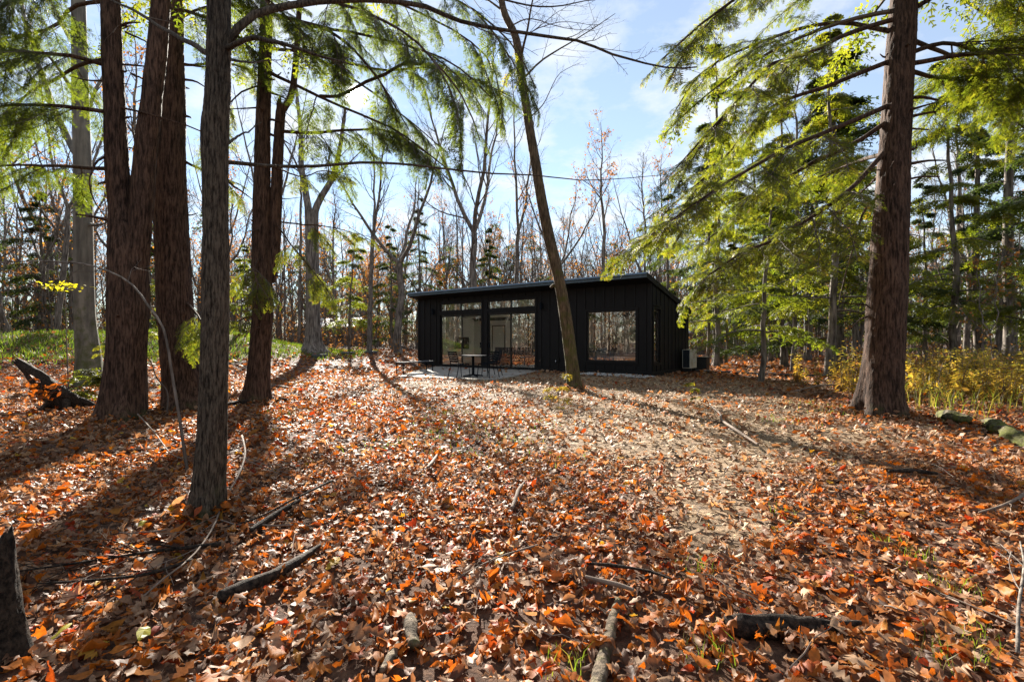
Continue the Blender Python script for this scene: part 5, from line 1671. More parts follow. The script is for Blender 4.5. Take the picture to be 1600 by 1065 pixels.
def leaf_geometry(g, kind, pos, size, rng, tilt=0.42, curl=0.55, crumple=0.085, tint=None, pitch=0.25):
    tv, tq = LEAF[kind]
    n, m = len(pos), len(tv)
    x = np.repeat(tv[None, :, 0] - 0.5, n, 0); y = np.repeat(tv[None, :, 1], n, 0)
    c1 = rng.normal(size=(n, 1)) * curl * 0.55; c2 = rng.normal(size=(n, 1)) * curl * 0.35
    c3 = rng.normal(size=(n, 1)) * curl * 0.9; c4 = rng.normal(size=(n, 1)) * curl * 1.6
    ph = rng.random((n, 1)) * 6.28
    z = c1 * x * x + c2 * np.abs(y) + c3 * x * y + c4 * y * y + 0.05 * np.sin(7 * x + ph) * np.sign(y) * (np.abs(y) > 0.1) + rng.normal(size=(n, m)) * crumple * 0.45
    y = y * (1 - 0.3 * np.minimum(np.abs(c4), 1))
    tilt = np.where(rng.random((n, 1)) < 0.22, tilt * 1.9, tilt * 0.75)
    az = rng.random(n) * 2 * np.pi
    ax = np.stack([np.cos(az), np.sin(az), rng.normal(size=n) * pitch], -1)
    nz = nrm(UP + rng.normal(size=(n, 3)) * tilt)
    ax = nrm(ax - (ax * nz).sum(-1, keepdims=True) * nz)
    lat = np.cross(nz, ax)
    L = np.stack([x, y, z], -1) * size[:, None, None]
    V = pos[:, None] + L[..., 0:1] * ax[:, None] + L[..., 1:2] * lat[:, None] + L[..., 2:3] * nz[:, None]
    low = V[..., 2].min(1) - pos[:, 2]
    V[..., 2] -= np.minimum(low + 0.012, 0)[:, None] * 0.8
    Q = (np.arange(n)[:, None, None] * m + tq[None]).reshape(-1, 4)
    g.add(V.reshape(-1, 3), Q, tint=np.repeat(tint if tint is not None else rng.random(n), m))

def litter_tint(xy, rng):
    n = len(xy)
    p = np.column_stack([xy * 0.55, np.zeros(n)])
    orange = 0.14 + 0.60 * np.clip(fbm(p, 71, 3) - 0.28, 0, 1)
    orange = (orange + 0.14 * smooth(4.5, 2.4, xy[:, 1])) * (1 - 0.75 * chip_mask(xy[:, 0], xy[:, 1]))
    u = rng.random(n)
    brown = rng.random(n) ** (0.95 - 0.35 * chip_mask(xy[:, 0], xy[:, 1])) * 0.64
    warm = 0.70 + 0.28 * rng.random(n)
    t = np.where(u < orange, warm, brown)
    return np.where(rng.random(n) < 0.006, 1.0, t)

def near_points(n, y0, y1, rng, margin=0.6, power=2.0):
    """points of the yard in view, thinning out with distance"""
    y = (y0 ** power + (y1 ** power - y0 ** power) * rng.random(n)) ** (1 / power)
    x = (rng.random(n) * 2 - 1) * (y * 1.04 + margin)
    return np.column_stack([x, y])

def keep_leaf(xy, rng, chips=0.72):
    x, y = xy[:, 0], xy[:, 1]
    k = rng.random(len(xy)) > chips * chip_mask(x, y)
    s, v = house_coords(x, y)
    k &= ~((s > -0.1) & (s < HL + 0.1) & (v > -0.06) & (v < HD + 0.1))
    k &= ~(in_patio(x, y) & (rng.random(len(xy)) > 0.10))
    # less on the grassy bank and in the meadow
    k &= rng.random(len(xy)) > 0.75 * smooth(0.45, 1.0, gz(x, y)) * (y < 32) * (x < -7)
    k &= rng.random(len(xy)) > 0.55 * smooth(8.0, 9.5, x) * smooth(7.5, 9.0, y) * (y < 17)
    return xy[k]

rng = np.random.default_rng(77)
gl = Geo()
def strew(n, y0, y1, kind, s0, s1, chips=0.80, lift=0.05, tilt=0.45, power=2.0, curl=0.85):
    xy = keep_leaf(near_points(n, y0, y1, rng, power=power), rng, chips)
    m = len(xy)
    z = gz(xy[:, 0], xy[:, 1]) + rng.random(m) * lift
    leaf_geometry(gl, kind, np.column_stack([xy, z]), s0 + (s1 - s0) * rng.random(m), rng, tilt, curl, tint=litter_tint(xy, rng))
strew(4600, 1.3, 5.2, 'oak', 0.068, 0.118)
strew(2600, 1.3, 5.2, 'maple', 0.046, 0.082)
strew(8000, 1.3, 5.2, 'beech', 0.045, 0.085)
strew(7000, 1.3, 5.2, 'mid', 0.03, 0.06)
strew(8000, 5.0, 10.5, 'mid', 0.07, 0.14)
strew(2500, 5.0, 10.5, 'maple', 0.07, 0.12)
strew(13000, 5.0, 10.5, 'mid', 0.05, 0.10)
# leaves drifted against the feet of the near trees
for px, py, r in ((188, 657, 0.36), (291, 646, 0.40), (399, 634, 0.33), (318, 812, 0.13), (898, 609, 0.20), (1376, 652, 0.40)):
    Y0 = EYE * FPX / (py - 534); x0 = (px - 800) / FPX * Y0
    if py == 812: x0, Y0 = -2.09, 3.36
    k = 200
    a = rng.random(k) * 6.283; d = r + 0.42 * rng.random(k) ** 1.6
    xy = np.column_stack([x0 + np.cos(a) * d, Y0 + np.sin(a) * d])
    z = gz(xy[:, 0], xy[:, 1]) + 0.02 + 0.13 * np.maximum(0, 1 - (d - r) / 0.3) * rng.random(k)
    leaf_geometry(gl, 'beech', np.column_stack([xy, z]), 0.06 + 0.05 * rng.random(k), rng, 0.6, 0.8, tint=litter_tint(xy, rng))
tag(gl.build('leaf_litter', M['litter_leaf'], smooth_shade=True), kind='stuff')
gl = Geo()
strew(16000, 10.3, 19, 'mid', 0.09, 0.17, tilt=0.45)
xy = keep_leaf(near_points(30000, 18.5, 40, rng, power=1.7), rng, 0.2)
m = len(xy)
tv = np.array([(0, 0, 0.0), (0.5, 0.36, 0.08), (1, 0, 0.0), (0.5, -0.36, 0.08)]); tq = np.array([(0, 1, 2), (0, 2, 3)])
az = rng.random(m) * 6.283
put_templates(gl, tv, tq, np.column_stack([xy, gz(xy[:, 0], xy[:, 1]) + 0.02 + 0.04 * rng.random(m)]), np.stack([np.cos(az), np.sin(az), rng.normal(size=m) * 0.3], -1),
              nrm(UP + rng.normal(size=(m, 3)) * 0.45), 0.13 + 0.12 * rng.random(m), litter_tint(xy, rng))
tag(gl.build('leaf_litter', M['litter_leaf'], smooth_shade=True), kind='stuff')

# the nearest leaves one by one, lying on top of the rest
lib = []
for k in range(18):
    g = Geo()
    kind = ['oak', 'oak', 'maple', 'beech', 'oak', 'beech'][k % 6]
    tn = [0.15, 0.45, 0.60, 0.76, 0.88, 0.55, 0.30, 0.92, 0.64, 0.97, 0.5, 0.8, 0.58, 0.38, 0.72, 0.62, 0.25, 0.86][k]
    leaf_geometry(g, kind, np.zeros((1, 3)), np.array([0.115 if kind == 'oak' else 0.085]), rng, 0.12, 0.8, 0.075, np.array([tn]), 0.1)
    lib.append(g.build('leaf', M['litter_leaf'], mesh_only=True, smooth_shade=True))
xy = keep_leaf(near_points(420, 1.5, 3.9, rng, 0.0, 1.6), rng, 0.6)[:290]
for i, (x, y) in enumerate(xy):
    o = link('leaf', lib[rng.integers(0, len(lib))], FLOOR)
    o.location = (x, y, float(gz(x, y)) + 0.045 + 0.025 * rng.random())
    o.rotation_euler = (rng.normal() * 0.30, rng.normal() * 0.30, rng.random() * 6.283)
    o.scale = (1, 1, 1) if rng.random() < 0.5 else (1.1, 1.1, 1.1)
g = Geo(); leaf_geometry(g, 'beech', np.zeros((1, 3)), np.array([0.11]), rng, 0.1, 0.3, 0.03, np.array([0.6]), 0.05)
yl = g.build('leaf', M['yellow_leaf'], mesh_only=True)
for px, py in ((225, 1030), (96, 1026), (222, 838)):
    Y = EYE * FPX / (py - 534)
    o = link('leaf', yl, FLOOR); x = (px - 800) / FPX * Y
    o.location = (x, Y, float(gz(x, Y)) + 0.085); o.rotation_euler = (-0.25, 0.1, px)
    o['label'] = 'bright yellow fallen leaf'

# wood chips along the strip of the yard
n = 70000
xy = near_points(n, 2.0, 16.5, rng, power=1.6)
xy = xy[rng.random(n) < chip_mask(xy[:, 0], xy[:, 1])]
m = len(xy)
tv = np.array([(-0.5, -0.11, 0), (0.45, -0.14, 0), (0.5, 0.12, 0), (-0.42, 0.13, 0)]); tq = np.array([(0, 1, 2, 3)])
g = Geo()
az = rng.random(m) * 6.283
put_templates(g, tv, tq, np.column_stack([xy, gz(xy[:, 0], xy[:, 1]) + 0.022 + 0.03 * rng.random(m)]), np.stack([np.cos(az), np.sin(az), rng.normal(size=m) * 0.35], -1),
              nrm(UP + rng.normal(size=(m, 3)) * 0.4), 0.03 + 0.07 * rng.random(m) ** 2, rng.random(m))
M['chips'] = leaf_mat('chips', [(0, (0.08, 0.048, 0.026)), (0.4, (0.25, 0.16, 0.085)), (0.8, (0.44, 0.30, 0.165)), (1.0, (0.54, 0.40, 0.24))], (0.6, 0.5, 0.4), 0.08, 0.7, 0.25)
tag(g.build('wood_chips', M['chips']), kind='stuff')

# pale gravel strip at the front right corner of the cabin
n = 1500
s = 9.6 + 2.6 * rng.random(n); v = -0.10 - 0.9 * rng.random(n) ** 1.2
p = H0[None] + HU[None] * s[:, None] + HV[None] * v[:, None]
tv = np.array([(-.5, -.4, 0), (.5, -.45, .0), (.45, .5, .0), (-.45, .45, 0), (-.3, -.25, .5), (.3, -.3, .5), (.25, .3, .55), (-.3, .25, .5)])
tq = np.array([(0, 1, 5, 4), (1, 2, 6, 5), (2, 3, 7, 6), (3, 0, 4, 7), (4, 5, 6, 7)])
az = rng.random(n) * 6.283
g = Geo()
put_templates(g, tv, tq, np.column_stack([p[:, :2], gz(p[:, 0], p[:, 1]) + 0.03]), np.stack([np.cos(az), np.sin(az), rng.normal(size=n) * .2], -1), nrm(UP + rng.normal(size=(n, 3)) * 0.3), 0.03 + 0.045 * rng.random(n), rng.random(n))
tag(g.build('gravel', M['gravel']), kind='stuff')

# ------------------------------------------------------------------ grass and the goldenrod meadow
def grass(name, xy, h0, h1, rng, mat='grass', tint=(0, 1), w=0.006):
    n = len(xy)
    z = gz(xy[:, 0], xy[:, 1])
    h = h0 + (h1 - h0) * rng.random(n)
    a = rng.random(n) * 6.283
    lean = np.stack([np.cos(a), np.sin(a)], -1) * (h * (0.15 + 0.55 * rng.random(n)))[:, None]
    b = rng.random(n) * 6.283
    wd = np.stack([np.cos(b), np.sin(b)], -1) * (w * (0.7 + 0.6 * rng.random(n)))[:, None]
    V = np.zeros((n, 5, 3))
    V[:, 0, :2] = xy - wd; V[:, 1, :2] = xy + wd
    V[:, 2, :2] = xy + lean * 0.35 + wd * 0.8; V[:, 3, :2] = xy + lean * 0.35 - wd * 0.8
    V[:, 4, :2] = xy + lean
    V[:, :2, 2] = (z - 0.01)[:, None]; V[:, 2:4, 2] = (z + h * 0.62)[:, None]; V[:, 4, 2] = z + h
    i = np.arange(n)[:, None] * 5
    g = Geo()
    tt = np.repeat(tint[0] + (tint[1] - tint[0]) * rng.random(n), 5)
    g.add(V.reshape(-1, 3), i + np.array([[0, 1, 2, 3]]), i + np.array([[3, 2, 4]]), tint=tt)
    return tag(g.build(name, M[mat]), kind='stuff')
n = 60000
xy = np.column_stack([-42 + 34 * rng.random(n), 15.5 + 15 * rng.random(n)])
hgt = gz(xy[:, 0], xy[:, 1])
xy = xy[(rng.random(n) < smooth(0.22, 0.7, hgt) * np.clip(2.2 * fbm(np.column_stack([xy * 0.5, xy[:, 0] * 0]), 88, 2) - 0.15, 0, 1))]
grass('grass', xy, 0.10, 0.28, rng, 'grass', (0.25, 1), 0.011)
def tufts(cs, n, r, rng):
    out = [np.array(c)[None] + rng.normal(size=(n, 2)) * r for c in cs]
    return np.concatenate(out)
def gpx(px, py):
    Y = EYE * FPX / (py - 534)
    return ((px - 800) / FPX * Y, Y)
cs = [gpx(*p) for p in ((1500, 1035), (1465, 1050), (1130, 1040), (1090, 1052), (1520, 1015), (1430, 880), (1400, 862), (1450, 920), (1490, 930), (1225, 814), (1085, 905), (880, 1055))]
grass('grass', tufts(cs, 26, 0.05, rng), 0.04, 0.11, rng, 'grass', (0.0, 0.8), 0.0018)
cs = [gpx(*p) for p in ((690, 680), (760, 672), (800, 690), (740, 710), (620, 700), (850, 665), (700, 645), (455, 600), (440, 650), (860, 720), (660, 660), (780, 650), (1290, 640), (1250, 632), (1310, 650), (1220, 660))]
grass('grass', tufts(cs, 60, 0.22, rng), 0.03, 0.10, rng, 'grass', (0.15, 1), 0.004)
n = 6500
xy = np.column_stack([6.3 + 16 * rng.random(n), 7.6 + 9.5 * rng.random(n)])
xy = xy[(xy[:, 0] > 0.70 * xy[:, 1]) & (xy[:, 0] > 6.6 + 0.12 * (xy[:, 1] - 7)) & (xy[:, 1] > 8.4 - 0.1 * xy[:, 0] + 2.2 * (fbm(np.column_stack([xy * 0.9, xy[:, 0] * 0]), 91, 2) - 0.5) + rng.normal(size=n) * 0.4)]
grass('meadow_grass', xy, 0.10, 0.50, rng, 'grass', (0, 0.45), 0.006)

def goldenrod(seed, h):
    rg = np.random.default_rng(seed)
    gs, gf = Geo(), Geo()
    for k in range(3):
        a = rg.random() * 6.28
        base = np.array([0.07 * math.cos(a * 2 + k), 0.07 * math.sin(a * 2 + k), -0.04])
        P = resample([base, base + [rg.normal() * .03, rg.normal() * .03, h * .5], base + [rg.normal() * .09, rg.normal() * .09, h * (0.85 + .2 * rg.random())]], 8)
        gs.tubes(P, np.linspace(0.006, 0.002, 8), 4)
        n = 44
        t = 0.12 + 0.86 * rg.random(n)
        pos, tan = interp(P[None], t[None])
        az = rg.random(n) * 6.283
        ax = np.stack([np.cos(az), np.sin(az), 0.25 - 0.9 * (1 - t)], -1)
        sc = 0.13 * (1.15 - 0.75 * t) * (0.7 + 0.6 * rg.random(n))
        tv = np.array([(0, 0, 0), (0.4, 0.13, 0.03), (1, 0, -0.2), (0.4, -0.13, 0.03)]); tq = np.array([(0, 1, 2, 3)])
        tint = np.clip(0.05 + 0.85 * t + rg.normal(size=n) * 0.18, 0, 1)
        put_templates(gf, tv, tq, pos[0], ax, nrm(UP + rg.normal(size=(n, 3)) * .3), sc, tint)
    return gs.build('stem', M['stick'], mesh_only=True), gf.build('leaves', M['golden_leaf'], mesh_only=True)
GR = [goldenrod(700 + k, h) for k, h in enumerate((0.75, 0.95, 1.1, 0.85, 0.65))]
cnt = 0
while cnt < 150:
    x, y = 6.4 + 14 * rng.random(), 7.9 + 8.1 * rng.random()
    if x > y * 1.12 or (x < 0.71 * y and rng.random() > 0.07): continue
    if vnoise(np.array([x * 0.9, y * 0.9, 0.0]), 95) < 0.42: continue
    edge = 1.6 * (vnoise(np.array([x * 0.7, y * 0.7, 3.0]), 97) - 0.4)
    if x < 6.9 + 0.1 * (y - 8) + edge * 0.5 or y < 9.9 - 0.12 * x + edge: continue
    k = int(rng.integers(0, 5))
    t = thing('goldenrod', 'yellowing goldenrod clump among the many in the meadow at the right', 'plant', (x, y, float(gz(x, y))), rng.random() * 6.28, 'goldenrod clumps in the meadow')
    s = 0.85 + 0.5 * rng.random(); t.scale = (s, s, s)
    tag(link('stems', GR[k][0], t), kind='stuff'); link('leaves', GR[k][1], t)
    cnt += 1
for k, (px, Y, lab) in enumerate(((1258, 14.2, 'lone yellow leaved stem right of the young hemlock, left of its neighbours'), (1302, 13.4, 'yellow green weed stem in front of the flared hemlock roots'),
                                  (1318, 12.4, 'taller yellow weed clump left of the big hemlock trunk, farther from it'), (1338, 11.6, 'yellow weed clump close beside the left of the big hemlock trunk'))):
    x = (px - 800) / FPX * Y
    t = thing('goldenrod', lab, 'plant', (x, Y, float(gz(x, Y))), k, None)
    t.scale = (0.9,) * 3
    tag(link('stems', GR[k][0], t), kind='stuff'); link('leaves', GR[k][1], t)
def meadow(rg):
    while True:
        x, y = 6.6 + 16 * rg.random(), 9.4 + 14 * rg.random()
        if 0.66 * y < x < y * 1.15: return x, y
brush('meadow_stalks', 420, meadow, 611, 0.3, 0.9, 2500, 'golden_leaf', 2)
def shade(rg):
    y = 20 + 14 * rg.random(); px = 1340 + 300 * rg.random()
    return (px - 800) / FPX * y, y
brush('meadow_stalks', 500, shade, 612, 0.4, 1.2, 1500, 'rust_leaf', 2)

# ------------------------------------------------------------------ logs, stumps, stones, sticks
def ground_path(pts, r, lift=0.0):
    out = []
    for p in pts:
        Y = EYE * FPX / (p[1] - 534)
        x = (p[0] - 800) / FPX * Y
        out.append((x, Y, float(gz(x, Y)) + r + lift + 0.035 + (p[2] if len(p) > 2 else 0)))
    return np.array(out)

def log(name, label, cat, pts, rads, mat, seed, sides=28, m=64, amp=0.30, lift=0.0, freq=26):
    rads = np.asarray(rads, float)
    P = ground_path(pts, rads.min() * 0.7, lift)
    full = resample(np.column_stack([P, rads]), m)
    C, R = full[:, :3], full[:, 3]
    T = nrm(np.gradient(C, axis=0)); A = nrm(np.cross(T, UP)); B = np.cross(A, T)
    th = np.linspace(0, 2 * np.pi, sides, endpoint=False)
    s = np.concatenate([[0], np.cumsum(np.linalg.norm(np.diff(C, axis=0), axis=1))])
    q = np.stack([np.cos(th)[None] * R[:, None] * freq, np.sin(th)[None] * R[:, None] * freq, np.repeat(s[:, None], sides, 1) * freq * 0.3], -1)
    rr = R[:, None] * (1 + amp * 2 * (fbm(q + seed * 7.3, seed, 3) - 0.5))
    V = C[:, None] + rr[..., None] * (A[:, None] * np.cos(th)[:, None] + B[:, None] * np.sin(th)[:, None])
    j = np.arange(m - 1)[:, None] * sides; k = np.arange(sides)[None]; k2 = (k + 1) % sides
    Q = np.stack([j + k, j + k2, j + sides + k2, j + sides + k], -1).reshape(-1, 4)
    V = V.reshape(-1, 3)
    e0, e1 = len(V), len(V) + 1
    V = np.vstack([V, C[0] - T[0] * R[0] * 0.1, C[-1] + T[-1] * R[-1] * 0.2])
    tri = [(e0, (a + 1) % sides, a) for a in range(sides)] + [(e1, (m - 1) * sides + a, (m - 1) * sides + (a + 1) % sides) for a in range(sides)]
    g = Geo().add(V, Q, tri)
    o = g.build(name, mat, None, (0, 0, 0), smooth_shade=True)
    return tag(o, label, cat)

log('fallen_log', 'charred dark log with a knobbly end lying at the lower right', 'log', [(1132, 992), (1160, 1000), (1230, 1003), (1300, 1000), (1345, 996)], [0.026, 0.046, 0.032, 0.026, 0.010], M['dark_log'], 1, lift=-0.01, amp=0.7)
log('fallen_log', 'mossy pale stick of wood pointing at the camera at the bottom of the yard', 'log', [(966, 958), (958, 985), (950, 1020), (938, 1075), (930, 1120)], [0.014, 0.021, 0.024, 0.026, 0.026], M['moss_log'], 2, lift=-0.012)
log('fallen_branch', 'thick dark branch lying in the leaves left of the middle foreground', 'branch', [(500, 872), (470, 895), (430, 922), (380, 945), (345, 962)], [0.010, 0.022, 0.027, 0.031, 0.026], M['dark_log'], 3, lift=0.022)
log('fallen_branch', 'short dark double branch on the leaves right of the nearest trunk', 'branch', [(468, 800), (440, 816), (410, 834), (392, 846)], [0.012, 0.018, 0.020, 0.012], M['dark_log'], 4, lift=0.02)
log('fallen_branch', 'forked pale weathered branch lying in the middle of the leafy yard', 'branch', [(822, 768), (812, 782), (806, 800), (800, 818)], [0.008, 0.014, 0.016, 0.012], M['stick'], 5, lift=0.03)
log('fallen_branch', 'small pale driftwood like branch left of the forked one in the yard', 'branch', [(683, 724), (676, 738), (668, 748)], [0.008, 0.017, 0.010], M['stick'], 6, lift=0.04)
log('bark_piece', 'curved piece of loose grey bark at the bottom centre', 'bark', [(642, 988), (640, 1010), (646, 1036)], [0.016, 0.028, 0.018], M['moss_log'], 7, amp=0.7)
log('bark_piece', 'rotten sliver of grey wood beside the curved bark at the bottom centre', 'bark', [(622, 1030), (612, 1050), (596, 1075)], [0.008, 0.017, 0.012], M['moss_log'], 8, amp=0.7)
log('fallen_branch', 'thin grey stick lying across the wood chips near the lower right log', 'branch', [(915, 940), (960, 952), (990, 962)], [0.009, 0.011, 0.008], M['stick'], 9, lift=0.05)
log('fallen_branch', 'dark thin stick lying above the pale one by the wood chips', 'branch', [(915, 912), (960, 916), (1010, 924), (1050, 938)], [0.006, 0.008, 0.007, 0.004], M['dark_log'], 10, lift=0.04)
log('fallen_branch', 'long pale bent stick beside the shadow line on the wood chips', 'branch', [(1108, 640), (1125, 658), (1128, 670), (1150, 685), (1185, 710)], [0.010, 0.014, 0.016, 0.018, 0.010], M['stick'], 11, lift=0.05)
log('fallen_branch', 'brown branch lying left of the foot of the big right hemlock', 'branch', [(1240, 625), (1275, 613), (1310, 607), (1348, 600)], [0.012, 0.02, 0.02, 0.012], M['stick'], 12, lift=0.12)
log('fallen_branch', 'dark stick lying across the leaves in the right part of the yard', 'branch', [(1390, 757), (1425, 755), (1465, 758)], [0.014, 0.02, 0.012], M['dark_log'], 13, lift=0.04)
log('fallen_log', 'dark mossy log end lying right of the big hemlock', 'log', [(1468, 656), (1488, 660), (1515, 664)], [0.06, 0.10, 0.075], M['mossy_log'], 14, amp=0.55)
log('fallen_log', 'flat log with bright green moss at the right edge', 'log', [(1540, 664), (1560, 674), (1590, 690), (1640, 705)], [0.05, 0.10, 0.09, 0.08], M['mossy_log'], 15, amp=0.55)
log('fallen_branch', 'dark root like branch lying at the foot of the twin hemlock', 'branch', [(348, 640), (380, 636), (420, 632), (448, 630)], [0.03, 0.05, 0.05, 0.03], M['dark_log'], 16, lift=0.03)
log('fallen_branch', 'short brown branch behind the foot of the twin hemlock', 'branch', [(415, 606), (435, 606), (452, 610)], [0.03, 0.035, 0.02], M['stick'], 17, lift=0.02)
log('fallen_log', 'dark hollow log piece under the trees beyond the block seats', 'log', [(556, 571), (570, 570.5), (584, 570.5)], [0.10, 0.14, 0.10], M['dark_log'], 18, lift=0.55) if False else None

# stumps
def stump(label, px, py, Y, h, r, lean, mat, seed, top=0.35):
    x = (px - 800) / FPX * Y
    z0 = float(gz(x, Y))
    t = thing('stump', label, 'stump', (x, Y, z0))
    m, sides = 26, 36
    u = np.linspace(0, 1, m); th = np.linspace(0, 2 * np.pi, sides, endpoint=False)
    q = np.stack([np.cos(th)[None] * 2.2 + 0 * u[:, None], np.sin(th)[None] * 2.2 + 0 * u[:, None], np.repeat(u[:, None] * 1.5, sides, 1)], -1)
    jag = h * (1 - top + top * 1.6 * vnoise(np.stack([np.cos(th) * 1.6, np.sin(th) * 1.6, th * 0], -1), seed))
    rr = r * (1.0 + 0.55 * np.exp(-u[:, None] * 5) * (0.7 + 0.5 * np.cos(4 * th[None] + seed)) - 0.25 * u[:, None]) * (1 + 0.28 * (fbm(q * 2.5, seed, 3) - 0.5))
    zz = -0.06 + u[:, None] * jag[None]
    V = np.stack([rr * np.cos(th) + lean[0] * zz, rr * np.sin(th) + lean[1] * zz, zz], -1).reshape(-1, 3)
    j = np.arange(m - 1)[:, None] * sides; k = np.arange(sides)[None]; k2 = (k + 1) % sides
    Q = np.stack([j + k, j + k2, j + sides + k2, j + sides + k], -1).reshape(-1, 4)
    Geo().add(V, Q).build('trunk', mat, t, smooth_shade=True)
    top_ring = V[(m - 1) * sides:]
    c = top_ring.mean(0) - [0, 0, h * 0.12]
    W = np.vstack([top_ring, top_ring * 0.5 + c * 0.5 + [0, 0, -0.02], c[None]])
    Q2 = np.stack([k[0], k2[0], sides + k2[0], sides + k[0]], -1)
    T2 = [(2 * sides, sides + a, sides + (a + 1) % sides) for a in range(sides)]
    Geo().add(W, Q2, T2).build('broken_top', M['wood_cut'] if mat is not M['dark_log'] else M['dark_log'], t)
    return t
stump('dark rotten stump cut off by the left edge of the frame in front', -4, 1010, 1.85, 0.50, 0.085, (-0.08, 0.0), M['dark_log'], 5, 0.45)
def snag():
    base = np.array([(92 - 800) / FPX * 8.9, 8.9, 0.0]); base[2] = float(gz(base[0], base[1]))
    t = thing('snag', 'black broken snag leaning left among orange leaves at the far left', 'snag', tuple(base))
    P = resample([(0.22, 0.1, -0.05), (0.10, 0.0, 0.16), (-0.12, -0.05, 0.38), (-0.40, -0.08, 0.66), (-0.62, -0.1, 0.86)], 40)
    R = np.interp(np.linspace(0, 1, 40), [0, 0.2, 0.55, 0.85, 1], [0.22, 0.20, 0.15, 0.10, 0.05])
    sides = 26
    T = nrm(np.gradient(P, axis=0)); A = nrm(np.cross(T, np.array([0, 1.0, 0]))); B_ = np.cross(A, T)
    th = np.linspace(0, 2 * np.pi, sides, endpoint=False)
    s = np.linspace(0, 1.2, 40)
    q = np.stack([np.cos(th)[None] * R[:, None] * 18, np.sin(th)[None] * R[:, None] * 18, np.repeat(s[:, None], sides, 1) * 5], -1)
    rr = R[:, None] * (1 + 0.7 * (fbm(q, 12, 3) - 0.5))
    V = P[:, None] + rr[..., None] * (A[:, None] * np.cos(th)[:, None] + B_[:, None] * np.sin(th)[:, None])
    V[-4:] += T[-4:, None] * (0.10 * np.random.default_rng(3).random((1, sides, 1)) * np.linspace(0.2, 1, 4)[:, None, None])
    jj = np.arange(39)[:, None] * sides; k = np.arange(sides)[None]; k2 = (k + 1) % sides
    Q = np.stack([jj + k, jj + k2, jj + sides + k2, jj + sides + k], -1).reshape(-1, 4)
    V = np.vstack([V.reshape(-1, 3), P[-1][None]])
    tri = [(40 * sides, 39 * sides + a, 39 * sides + (a + 1) % sides) for a in range(sides)]
    Geo().add(V, Q, tri).build('trunk', M['dark_log'], t, smooth_shade=True)
    for a, L in ((0.3, 0.55), (2.6, 0.45), (-0.8, 0.5), (-2.2, 0.4), (1.2, 0.4)):
        q = resample([(0.12, 0, 0.16), (0.12 + 0.5 * L * math.cos(a), 0.5 * L * math.sin(a), 0.14), (0.12 + L * math.cos(a), L * math.sin(a), -0.04)], 8)
        g = Geo(); g.tubes(q, np.linspace(0.09, 0.03, 8), 8); g.build('root', M['dark_log'], t, smooth_shade=True)
snag()

# the thin arching sapling on the left
def wand(label, pts, Y, r0, r1, mat, cat='sapling', name='sapling', twigs=True, seed=0, m=30):
    P = resample(pxpath(pts, Y), m)
    B = P[0].copy(); B[2] = float(gz(B[0], B[1]))
    t = thing(name, label, cat, tuple(B))
    g = Geo(); g.tubes(P, np.linspace(r0, r1, m), 7)
    g.build('trunk', mat, t, B, smooth_shade=True)
    if twigs:
        g = Geo(); bare_twigs(g, P[m // 3:], r0 * 0.4, np.random.default_rng(seed), 7, 0.25, 0.8, 0.02, 3)
        tag(g.build('twigs', M['twig_bark'], t, B), kind='stuff')
    return t, P, B
wand('thin grey sapling bowing over to the left in front of the forked hemlock', [(297, 760), (288, 705), (280, 650), (268, 580), (262, 540), (252, 505), (232, 478), (210, 448), (180, 428), (130, 412), (60, 408), (0, 410), (-60, 418)], 4.6, 0.015, 0.004, M['wood_bark'], seed=5)
wand('slim dark straight sapling between the two left trunks', [(230, 650), (229, 600), (227, 520), (226, 450), (225, 380)], 8.2, 0.022, 0.012, M['twig_bark'], seed=6, twigs=False)
wand('crooked thin brown shoot between the two left trunks', [(258, 640), (262, 615), (245, 590), (238, 570), (232, 560)], 8.0, 0.016, 0.006, M['twig_bark'], seed=7)
t, P, B = wand('small beech sapling with bright yellow leaves at its top near the left edge', [(108, 620), (106, 580), (104, 540), (103, 500), (101, 450)], 9.0, 0.012, 0.005, M['twig_bark'], seed=8)
gy = Geo(); n = 60
c = P[-1] + np.column_stack([np.random.default_rng(9).normal(size=n) * 0.20, np.random.default_rng(10).normal(size=n) * 0.15, 0.03 + np.random.default_rng(11).normal(size=n) * 0.045])
r9 = np.random.default_rng(12)
leaf_geometry(gy, 'beech', c, 0.07 + 0.035 * r9.random(n), r9, 0.4, 0.3, 0.03, r9.random(n))
gy.build('leaves', M['yellow_leaf'], t, B)

# pale fallen branches and brushwood round the nearest trunk
def fallen(label, pts, r0, r1, mat, seed, k=6):
    P = resample(ground_path(pts, r0, 0.03), 24)
    B = P[0].copy()
    t = thing('fallen_branch', label, 'branch', tuple(B))
    g = Geo(); g.tubes(P, np.linspace(r0, r1, 24), 7, cap=True); g.build('stem', mat, t, B, smooth_shade=True)
    rg = np.random.default_rng(seed)
    a, ra = spawn(P[None], np.linspace(r0, r1, 24)[None], k, 0.2, 0.95, 0.6, 0.38, 0.0, 8, 0.10, 0.5, rg, minr=0.003, sweep=0.25)
    a[..., 2] = np.maximum(a[..., 2], gz(a[..., 0], a[..., 1]) + 0.03)
    b, rb = spawn(a, ra, 3, 0.2, 0.95, 0.7, 0.5, 0.0, 5, 0.12, 0.6, rg, minr=0.002, sweep=0.4)
    g = Geo(); g.tubes(a, ra, 4); g.tubes(b, rb, 3); tag(g.build('twigs', mat, t, B), kind='stuff')
    return t
fallen('pale grey branch curving from the foot of the nearest trunk towards the camera', [(378, 700, .10), (383, 730, .08), (372, 768, .05), (350, 800), (335, 840), (315, 875), (290, 905), (255, 935), (225, 965)], 0.012, 0.004, M['stick'], 31, 7)
fallen('grey forked branch lying left of the nearest trunk', [(215, 665, .1), (240, 690, .05), (265, 715), (285, 725)], 0.011, 0.004, M['stick'], 32, 6)
